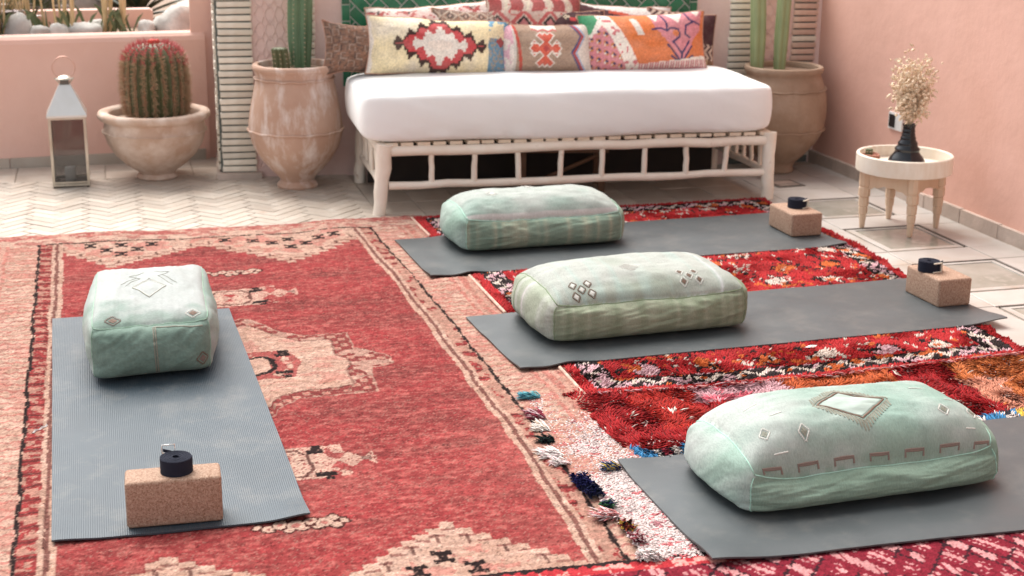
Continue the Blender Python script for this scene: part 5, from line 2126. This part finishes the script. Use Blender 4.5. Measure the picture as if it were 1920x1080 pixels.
# ------------------------------------------------------------------ pots
M_TERRA = pm('weathered terracotta', (0.55, 0.39, 0.30), (0.48, 0.32, 0.235), 6, 0.75, 0.35, 35, c3=(0.70, 0.58, 0.50), s3=9, lo3=0.42, hi3=0.72, bdist=0.006)
M_TERRA2 = pm('whitewashed terracotta', (0.52, 0.34, 0.255), (0.46, 0.28, 0.20), 5, 0.72, 0.35, 35, c3=(0.72, 0.62, 0.57), s3=14, lo3=0.47, hi3=0.70, bdist=0.006, st3=(1, 1, .32))
M_TERRA3 = pm('brown earthenware', (0.38, 0.265, 0.185), (0.30, 0.20, 0.135), 7, 0.8, 0.5, 35, c3=(0.44, 0.33, 0.25), s3=5, lo3=0.5, hi3=0.75, bdist=0.008)


def pot(label, loc, prof, mat, bands, n=72, lump=.004, seed=0, soil=None, name='plant_pot', cat='plant pot'):
    t = thing(name, label, cat, loc)

    def fn(r, z, a):
        k = 1 + (float(vnoise(math.cos(a) * 2 + 5, math.sin(a) * 2 + z * 6, seed)) - .5) * lump * 4 + .004 * math.sin(2 * a + seed)
        return r * k, z
    MB().lathe(prof, n, fn).obj('body', mat, t, smooth=True, angle=55)
    for (r, z, tr) in bands:
        pts = [((r + .001 + .0022 * (k % 2)) * math.cos(2 * PI * k / 90) * fn(1, z, 2 * PI * k / 90)[0], (r + .001 + .0022 * (k % 2)) * math.sin(2 * PI * k / 90) * fn(1, z, 2 * PI * k / 90)[0], z + .002 * math.sin(k * .9) + .0012 * (k % 2)) for k in range(91)]
        MB().tube(pts, tr, 6, cap=False).obj('rope_band', mat, t, smooth=True)
    if soil:
        MB().lathe([(soil[0], soil[1] - .02), (soil[0], soil[1]), (soil[0] * .6, soil[1] + .006), (.001, soil[1] + .008)], 32).obj('soil', M_SOIL, t, smooth=True)
    return t


pot('wide terracotta bowl pot holding the barrel cactus', (.238, 7.40, 0),
    [(.001, 0.006), (.088, .006), (.096, .008), (.100, .016), (.094, .026), (.086, .034), (.100, .050), (.150, .085), (.195, .130), (.228, .185), (.243, .235), (.246, .250), (.243, .258), (.240, .285), (.243, .298), (.258, .304), (.268, .314), (.270, .328), (.264, .340), (.250, .344), (.222, .340), (.212, .328), (.215, .30), (.205, .28), (.001, .28)],
    M_TERRA, [(.2455, .245, .0045)], seed=3, soil=(.205, .300))
pot('tall whitewashed terracotta jar left of the bed', (.884, 7.045, 0),
    [(.001, .006), (.086, .006), (.096, .008), (.100, .018), (.092, .030), (.080, .042), (.088, .058), (.130, .100), (.172, .150), (.203, .205), (.220, .260), (.2245, .295), (.222, .33), (.214, .385), (.203, .44), (.191, .495), (.184, .525), (.183, .545), (.186, .556), (.188, .566), (.196, .575), (.199, .585), (.196, .598), (.186, .603), (.172, .600), (.168, .585), (.170, .55), (.001, .55)],
    M_TERRA2, [(.2245, .290, .006), (.1855, .535, .005)], seed=5, soil=(.168, .572), lump=.006)
pot('large brown earthenware jar in the corner right of the bed', (3.335, 6.875, 0),
    [(.001, .006), (.070, .006), (.078, .01), (.080, .02), (.074, .04), (.090, .065), (.135, .11), (.180, .165), (.208, .215), (.2145, .235), (.222, .29), (.225, .34), (.220, .40), (.208, .45), (.196, .485), (.186, .505), (.188, .515), (.196, .525), (.200, .538), (.196, .55), (.184, .553), (.170, .548), (.166, .53), (.168, .50), (.001, .50)],
    M_TERRA3, [(.2155, .235, .006), (.212, .44, .0045)], seed=8, soil=(.166, .522), lump=.008)

# ------------------------------------------------------------------ cacti
M_CACT = pm('cactus green', (0.085, 0.098, 0.042), (0.125, 0.135, 0.06), 10, 0.55, 0.2, 60)
M_CACT2 = pm('blue green cactus', (0.085, 0.16, 0.085), (0.12, 0.20, 0.10), 8, 0.5, 0.15, 50)
M_CACT3 = pm('pale green cactus', (0.235, 0.29, 0.14), (0.29, 0.34, 0.17), 6, 0.5, 0.1, 50, c3=(.14, .13, .05), s3=25, lo3=.68, hi3=.76)
M_SPINE = pm('straw spines', (0.46, 0.33, 0.20), (0.50, 0.28, 0.18), 30, 0.6)
M_SPINER = pm('red spines', (0.52, 0.09, 0.10), (0.60, 0.16, 0.15), 30, 0.55)
M_REDBUD = pm('scarlet bud', (0.62, 0.04, 0.02), (0.5, 0.05, 0.03), 30, 0.5)
M_WOOL = pm('pale areole', (0.55, 0.50, 0.38), None, 30, 0.9)


def spines_mesh(name, items):
    """items: base, dir, length, radius"""
    v, f = [], []
    for (b, d, L, r) in items:
        b = Vector(b)
        d = Vector(d).normalized()
        a = d.orthogonal().normalized()
        c = d.cross(a)
        k = len(v)
        for q in range(3):
            an = q * 2.0944
            v.append(tuple(b + (a * math.cos(an) + c * math.sin(an)) * r))
        v.append(tuple(b + d * L))
        f += [(k, k + 1, k + 3), (k + 1, k + 2, k + 3), (k + 2, k, k + 3)]
    me = bpy.data.meshes.new(name)
    me.from_pydata(v, [], f)
    return me


def barrel(label, loc, R, H, ribs=21):
    t = thing('barrel_cactus', label, 'cactus', loc)
    n = ribs * 8
    prof = []
    for i in range(36):
        f = i / 35
        z = H * f
        if f < .12:
            r = R * (.72 + .28 * math.sin(f / .12 * PI / 2))
        elif f < .70:
            r = R * (1.0 + .03 * math.sin((f - .12) / .58 * PI))
        else:
            g = (f - .70) / .30
            r = R * math.sqrt(max(0, 1 - g ** 2.3)) + .001
        prof.append((r, z))

    def fn(r, z, a):
        w = abs(math.sin(ribs * a / 2))
        k = 1 - .16 * (1 - w) ** .8 * (1 if z < H * .93 else .5)
        return r * k, z
    MB().lathe(prof, n, fn).obj('ribbed_stem', M_CACT, t, smooth=True)
    rr = random.Random(4)
    low, top, wool = [], [], []
    for k in range(ribs):
        a = PI * (2 * k + 1) / ribs
        for i in range(2, 35):
            r, z = prof[i]
            f = i / 35
            r = r * .995
            p = (r * math.cos(a), r * math.sin(a), z)
            up = max(0, (f - .66) / .34)
            nrm = Vector((math.cos(a) * (1 - .8 * up), math.sin(a) * (1 - .8 * up), .12 + up))
            tang = Vector((-math.sin(a), math.cos(a), 0))
            dst = top if f > .83 or (f > .72 and rr.random() < .45) else low
            wool.append((p, nrm, .004, .0034))
            for s in range(9 if dst is low else 8):
                d = nrm + tang * rr.uniform(-1.0, 1.0) + Vector((0, 0, rr.uniform(-.8, .8)))
                dst.append((p, d, rr.uniform(.022, .042), .0021))
    for nm, it, m in (('spines', low, M_SPINE), ('red_spines', top, M_SPINER), ('areoles', wool, M_WOOL)):
        mk(nm, spines_mesh(nm, it), m, t)['kind'] = 'stuff'
    mb = MB()
    for k in range(9):
        a = k * 2.4
        q = .006 * math.sqrt(k)
        mb.lathe([(.001, -.004), (.007, 0), (.009, .010), (.006, .018), (.001, .021)], 8, c=(q * 1.4 * math.cos(a), q * 1.4 * math.sin(a)))
    mb.obj('bud', M_REDBUD, t, (0, 0, H - .006), smooth=True)


barrel('round barrel cactus with red crown spines in the bowl pot', (.252, 7.40, .300), .146, .372)


def column_cactus(label, loc, R, H, ribs, mat, bend=(0, 0), spines=True, taper=.9, parent=None, name='column_cactus'):
    t = thing(name, label, 'cactus', loc)
    n = ribs * 8
    m = 26
    v, f = [], []
    for i in range(m):
        g = i / (m - 1)
        r = R * (.82 + .18 * min(1, g * 6)) * (1 if g < .9 else math.sqrt(max(0.0, 1 - ((g - .9) / .1) ** 2)) + .01)
        cx, cy = bend[0] * g * g, bend[1] * g * g
        for k in range(n):
            a = 2 * PI * k / n
            w = abs(math.sin(ribs * a / 2)) if ribs > 2 else 1
            rr_ = r * (1 - .30 * (1 - w) ** .9)
            v.append((cx + rr_ * math.cos(a), cy + rr_ * math.sin(a), H * g))
    for i in range(m - 1):
        for k in range(n):
            f.append((i * n + k, i * n + (k + 1) % n, (i + 1) * n + (k + 1) % n, (i + 1) * n + k))
    MB().add(v, f).obj('ribbed_stem', mat, t, smooth=True)
    if spines:
        it = []
        wl = []
        rr = random.Random(int(R * 10000))
        for k in range(ribs):
            a = PI * (2 * k + 1) / ribs
            z = .02
            while z < H * .93:
                g = z / H
                p = (bend[0] * g * g + R * .99 * math.cos(a), bend[1] * g * g + R * .99 * math.sin(a), z)
                wl.append((p, (math.cos(a), math.sin(a), .1), .005, .004))
                for s in range(6):
                    it.append((p, (math.cos(a) + rr.uniform(-.8, .8), math.sin(a) + rr.uniform(-.8, .8), rr.uniform(-.8, .8)), rr.uniform(.008, .018), .0008))
                z += .022
        mk('spines', spines_mesh('spines', it), M_SPINE, t)['kind'] = 'stuff'
        mk('areoles', spines_mesh('areoles', wl), M_WOOL, t)['kind'] = 'stuff'
    return t


column_cactus('tall ribbed column cactus in the whitewashed jar', (.920, 7.085, .570), .060, .95, 7, M_CACT2, (.06, 0))
column_cactus('short dark cactus offset beside the tall column cactus', (.822, 7.015, .568), .040, .115, 9, M_CACT, (-.01, 0), name='small_cactus')
column_cactus('left stem of the twin pale column cacti in the earthenware jar', (3.212, 6.93, .518), .041, .95, 4, M_CACT3, (-.09, 0), spines=False)
column_cactus('right stem of the twin column cacti leaning inwards in the earthenware jar', (3.322, 6.90, .518), .037, .95, 4, M_CACT3, (.05, .02), spines=False)

# ------------------------------------------------------------------ lantern
M_NICKEL = pm('tarnished nickel', (0.62, 0.58, 0.50), (0.48, 0.42, 0.34), 9, 0.32, 0.1, 60, metal=0.85, rvar=.12)
M_ROOF = pm('pale nickel roof', (0.78, 0.77, 0.75), (0.70, 0.68, 0.64), 6, 0.36, 0.05, 30, metal=0.75)
M_COPPER = pm('copper wire', (0.70, 0.42, 0.34), None, 9, 0.35, metal=0.7)
M_CANDLE = pm('white candle wax', (0.80, 0.78, 0.74), None, 9, 0.5)
mg, ng, bg_ = nodes('lantern glass')
bg_.inputs['Base Color'].default_value = (0.5, 0.5, 0.5, 1)
bg_.inputs['Roughness'].default_value = 0.03
bg_.inputs['Transmission Weight'].default_value = 1.0
bg_.inputs['IOR'].default_value = 1.45
lan = thing('lantern', 'metal and glass lantern with pale roof standing at the planter wall', 'lantern', (-.170, 7.335, .006), .0)
hw, H0, H1 = .086, .018, .338
MB().box(-hw, hw, -hw, hw, .008, H0).obj('base', M_NICKEL, lan)
MB().box(-hw + .006, hw - .006, -hw + .006, hw - .006, H0 + .0002, H0 + .003).obj('base_plate', M_DARKMETAL, lan)
for sx in (-1, 1):
    for sy in (-1, 1):
        MB().box(*sorted((sx * hw, sx * (hw - .012))), *sorted((sy * hw, sy * (hw - .012))), H0 + .0005, H1).obj('post', M_NICKEL, lan)
        MB().lathe([(.001, 0), (.006, 0), (.007, .005), (.001, .0075)], 10, c=(sx * (hw - .01), sy * (hw - .01))).obj('foot', M_DARKMETAL, lan)
for sx in (-1, 1):
    for z in (H0 + .003, H1 - .010):
        MB().box(*sorted((sx * (hw - .001), sx * (hw - .009))), -hw + .0125, hw - .0125, z, z + .008).obj('frame_bar', M_NICKEL, lan)
        MB().box(-hw + .0125, hw - .0125, *sorted((sx * (hw - .001), sx * (hw - .009))), z, z + .008).obj('frame_bar', M_NICKEL, lan)
    MB().box(*sorted((sx * (hw - .005), sx * (hw - .0065))), -hw + .0125, hw - .0125, H0 + .0115, H1 - .0105).obj('glass_pane', mg, lan)
    MB().box(-hw + .0125, hw - .0125, *sorted((sx * (hw - .005), sx * (hw - .0065))), H0 + .0115, H1 - .0105).obj('glass_pane', mg, lan)
e, tpz, q = hw + .006, .485, .026
v = [(-e, -e, H1), (e, -e, H1), (e, e, H1), (-e, e, H1), (-e, -e, H1 + .010), (e, -e, H1 + .010), (e, e, H1 + .010), (-e, e, H1 + .010), (-q, -q, tpz), (q, -q, tpz), (q, q, tpz), (-q, q, tpz)]
f = [(3, 2, 1, 0), (0, 1, 5, 4), (1, 2, 6, 5), (2, 3, 7, 6), (3, 0, 4, 7), (4, 5, 9, 8), (5, 6, 10, 9), (6, 7, 11, 10), (7, 4, 8, 11), (8, 9, 10, 11)]
MB().add(v, f).obj('roof', M_ROOF, lan)
MB().box(-.020, .020, -.020, .020, tpz + .0005, tpz + .022).obj('chimney', M_DARKMETAL, lan)
MB().lathe([(.001, tpz + .0225), (.042, tpz + .024), (.040, tpz + .028), (.018, tpz + .040), (.001, tpz + .043)], 28).obj('cap', M_NICKEL, lan, smooth=True, angle=40)
for sx in (-1, 1):
    MB().tube([(sx * .021, 0, tpz + .002), (sx * .044, 0, tpz + .030)], .003, 6).obj('bracket', M_NICKEL, lan)
MB().tube([(.052 * math.cos(a), 0, tpz + .078 + .052 * math.sin(a)) for a in np.linspace(-.95, PI + .95, 30)], .0028, 8).obj('handle', M_COPPER, lan, smooth=True)
can = MB().lathe([(.001, 0), (.026, 0), (.027, .003), (.027, .062), (.024, .066), (.008, .063), (.0015, .062), (.0012, .072), (.0005, .072)], 24).obj('candle', M_CANDLE, None, (-.172, 7.325, .0275), smooth=True, angle=50)
tag(can, 'short white pillar candle inside the glass lantern', 'candle')

# ------------------------------------------------------------------ side table and what stands on it
M_TRAY = pm('whitish scrubbed wood', (0.82, 0.75, 0.65), (0.76, 0.66, 0.54), 10, 0.6, 0.15, 40, stretch=(6, 1, 1))
M_CARVED = pm('light carved wood', (0.66, 0.49, 0.35), (0.58, 0.40, 0.27), 10, 0.6, 0.2, 50, stretch=(1, 1, .3), c3=(.16, .05, .03), s3=11, lo3=.72, hi3=.76)
TX, TY = 3.335, 5.640
tab = thing('side_table', 'round low wooden tray table with carved apron by the salmon wall', 'side table', (TX, TY, .006), .55)
TR = .205
MB().lathe([(.001, .256), (TR - .006, .256), (TR - .001, .258), (TR, .262), (TR, .328), (TR - .003, .331), (TR - .012, .331), (TR - .015, .328), (TR - .015, .284), (TR - .02, .281), (.001, .281)], 72).obj('tray_top', M_TRAY, tab, smooth=True, angle=40)
LR = .160
leg_a = [PI / 4 + i * PI / 2 for i in range(4)]
for i in range(4):
    a0, a1 = leg_a[i], leg_a[i] + PI / 2
    p0, p1 = Vector((LR * math.cos(a0), LR * math.sin(a0))), Vector((LR * math.cos(a1), LR * math.sin(a1)))
    d = (p1 - p0).normalized()
    nn_ = Vector((d.y, -d.x))
    N = 28
    v, f = [], []
    L = (p1 - p0).length
    for k in range(N + 1):
        g = k / N
        dep = .052 + .030 * abs(2 * g - 1) ** 1.4 + .007 * abs(math.sin(g * PI * 5))
        p = p0 + d * (L * g)
        for off in (.010, -.008):
            for z in (.2555, .2555 - dep):
                v.append((p.x + nn_.x * off, p.y + nn_.y * off, z))
    for k in range(N):
        b = k * 4
        f += [(b, b + 4, b + 5, b + 1), (b + 2, b + 3, b + 7, b + 6), (b + 1, b + 5, b + 7, b + 3), (b, b + 2, b + 6, b + 4)]
    f += [(0, 1, 3, 2), (N * 4, N * 4 + 2, N * 4 + 3, N * 4 + 1)]
    MB().add(v, f).obj('apron', M_CARVED, tab)
lp = [(.001, 0), (.011, 0), (.013, .004), (.015, .030), (.018, .060), (.016, .066), (.021, .070), (.023, .100), (.020, .106), (.025, .110), (.026, .150), (.022, .155), (.030, .160), (.030, .200), (.025, .206), (.030, .212), (.030, .283), (.001, .283)]
lp = [(r * .86, z * .2555 / .283) for r, z in lp]
for a in leg_a:
    MB().lathe(lp, 8).obj('leg', M_CARVED, tab, ((LR + .004) * math.cos(a), (LR + .004) * math.sin(a), 0), (0, 0, a + PI / 8))

M_VASE = pm('black glazed ceramic', (0.006, 0.007, 0.010), (0.010, 0.012, 0.018), 10, 0.14, 0.05, 30)
vz = .281 + .006
vase = MB().lathe([(.001, 0), (.068, 0), (.076, .003), (.080, .012), (.077, .024), (.068, .038), (.058, .050), (.052, .060), (.051, .066), (.055, .070), (.052, .076), (.044, .084), (.041, .092), (.043, .096), (.040, .102), (.034, .110), (.032, .116), (.034, .120), (.031, .125), (.028, .130), (.030, .134), (.027, .139), (.026, .144), (.028, .148), (.026, .154), (.025, .162), (.027, .172), (.030, .180), (.026, .181), (.022, .170), (.021, .12), (.001, .12)], 56).obj('vase', M_VASE, None, (3.340, 5.632, vz + .0003), smooth=True, angle=75)
tag(vase, 'black glazed flared vase with ridged neck on the side table', 'vase')
M_OAT = pm('dry oat husks', (0.78, 0.64, 0.48), (0.68, 0.52, 0.36), 40, 0.7)
bq = thing('dried_bouquet', 'bunch of dry beige oat grass standing in the black vase', 'dried grass', (3.340, 5.632, vz + .13))
rr = random.Random(11)
hv, hf = [], []
for i in range(80):
    a = rr.uniform(0, 2 * PI)
    sp = rr.uniform(0, 1) ** .7
    H = rr.uniform(.14, .36) * (1.0 - .22 * sp)
    rx = .092 * sp
    tip = Vector((rx * math.cos(a), rx * math.sin(a), .05 + H))
    mid = Vector((tip.x * .50, tip.y * .50, .05 + H * .32))
    pts = [(0 + .006 * math.cos(a), .006 * math.sin(a), 0), (.010 * math.cos(a), .010 * math.sin(a), .05), tuple(mid), tuple(tip)]
    MB().tube(pts, [.0011, .0011, .0009, .0005], 4).obj('stalk', M_OAT, bq)
    for k in range(13):
        g = rr.uniform(-.12, 1.02)
        p = mid.lerp(tip, g)
        p = p + Vector((rr.uniform(-.026, .026), rr.uniform(-.026, .026), rr.uniform(-.020, .016)))
        L = rr.uniform(.018, .030)
        w = L * .26
        d = Vector((rr.uniform(-.9, .9), rr.uniform(-.9, .9), rr.uniform(-1.0, .9))).normalized()
        s = d.orthogonal().normalized()
        u_ = d.cross(s)
        b = len(hv)
        hv += [tuple(p), tuple(p + d * L * .45 + s * w), tuple(p + d * L * .45 + u_ * w), tuple(p + d * L * .45 - s * w), tuple(p + d * L * .45 - u_ * w), tuple(p + d * L)]
        hf += [(b, b + 1, b + 2), (b, b + 2, b + 3), (b, b + 3, b + 4), (b, b + 4, b + 1), (b + 5, b + 2, b + 1), (b + 5, b + 3, b + 2), (b + 5, b + 4, b + 3), (b + 5, b + 1, b + 4)]
MB().add(hv, hf).obj('husks', M_OAT, bq)['kind'] = 'stuff'
M_SMALLPOT = pm('rough red clay', (0.40, 0.17, 0.12), (0.30, 0.12, 0.08), 30, 0.85, 0.6, 60)
sp_ = MB().lathe([(.001, 0), (.034, 0), (.040, .004), (.043, .030), (.041, .044), (.034, .045), (.031, .036), (.001, .036)], 14, lambda r, z, a: (r * (1 + .06 * math.sin(3 * a)), z + .002 * math.sin(2 * a))).obj('clay_pot', M_SMALLPOT, None, (3.195, 5.685, vz), smooth=True, angle=50)
tag(sp_, 'small rough red clay pot on the side table', 'plant pot')
column_cactus('tiny dark cactus in the small clay pot on the table', (3.190, 5.690, vz + .036), .016, .032, 9, M_CACT, (0, 0), name='small_cactus')

# ------------------------------------------------------------------ socket on the right wall
M_WPLAST = pm('white plastic', (0.78, 0.77, 0.75), None, 10, 0.35)
so = thing('wall_socket', 'white framed black wall socket on the salmon wall behind the vase', 'socket', (3.6395 + .022 * .82, 6.285, .355), RA)
MB().box(-.010, 0, -.060, .060, -.040, .040).obj('cover_plate', M_WPLAST, so)
MB().box(-.0135, -.0102, .000, .050, -.030, .030).obj('insert', M_BLACKPOT, so)

# a curl of white thread lying on the rug border, and a dry petal on the runner
sc = MB()
pts = [(-.018, -.022), (-.012, -.006), (-.002, -.002), (.004, .010), (.014, .018), (.018, .030)]
vv, ff = [], []
for i, (a, b) in enumerate(pts):
    vv += [(a - .003, b, .0005), (a + .003, b, .0005), (a, b, .0035 + .002 * (i % 2))]
for i in range(len(pts) - 1):
    k = i * 3
    ff += [(k, k + 2, k + 5, k + 3), (k + 2, k + 1, k + 4, k + 5), (k + 1, k, k + 3, k + 4)]
tag(sc.add(vv, ff).obj('thread_scrap', M_WPLAST, None, (-.228, 4.045, .0125)), 'tiny white curled scrap on the dark red rug border left of the ribbed mat', 'scrap')
lf = MB().add([(-.022, 0, .002), (-.006, -.008, .004), (.014, -.005, .003), (.024, .002, .006), (.010, .009, .005), (-.008, .008, .003), (0, 0, .009)], [(0, 1, 6), (1, 2, 6), (2, 3, 6), (3, 4, 6), (4, 5, 6), (5, 0, 6), (5, 4, 3, 2, 1, 0)]).obj('dry_petal', M_WPLAST, None, (2.178, 4.262 - .10, .026))
tag(lf, 'small pale dry petal lying on the shaggy red runner below the second mat', 'petal')
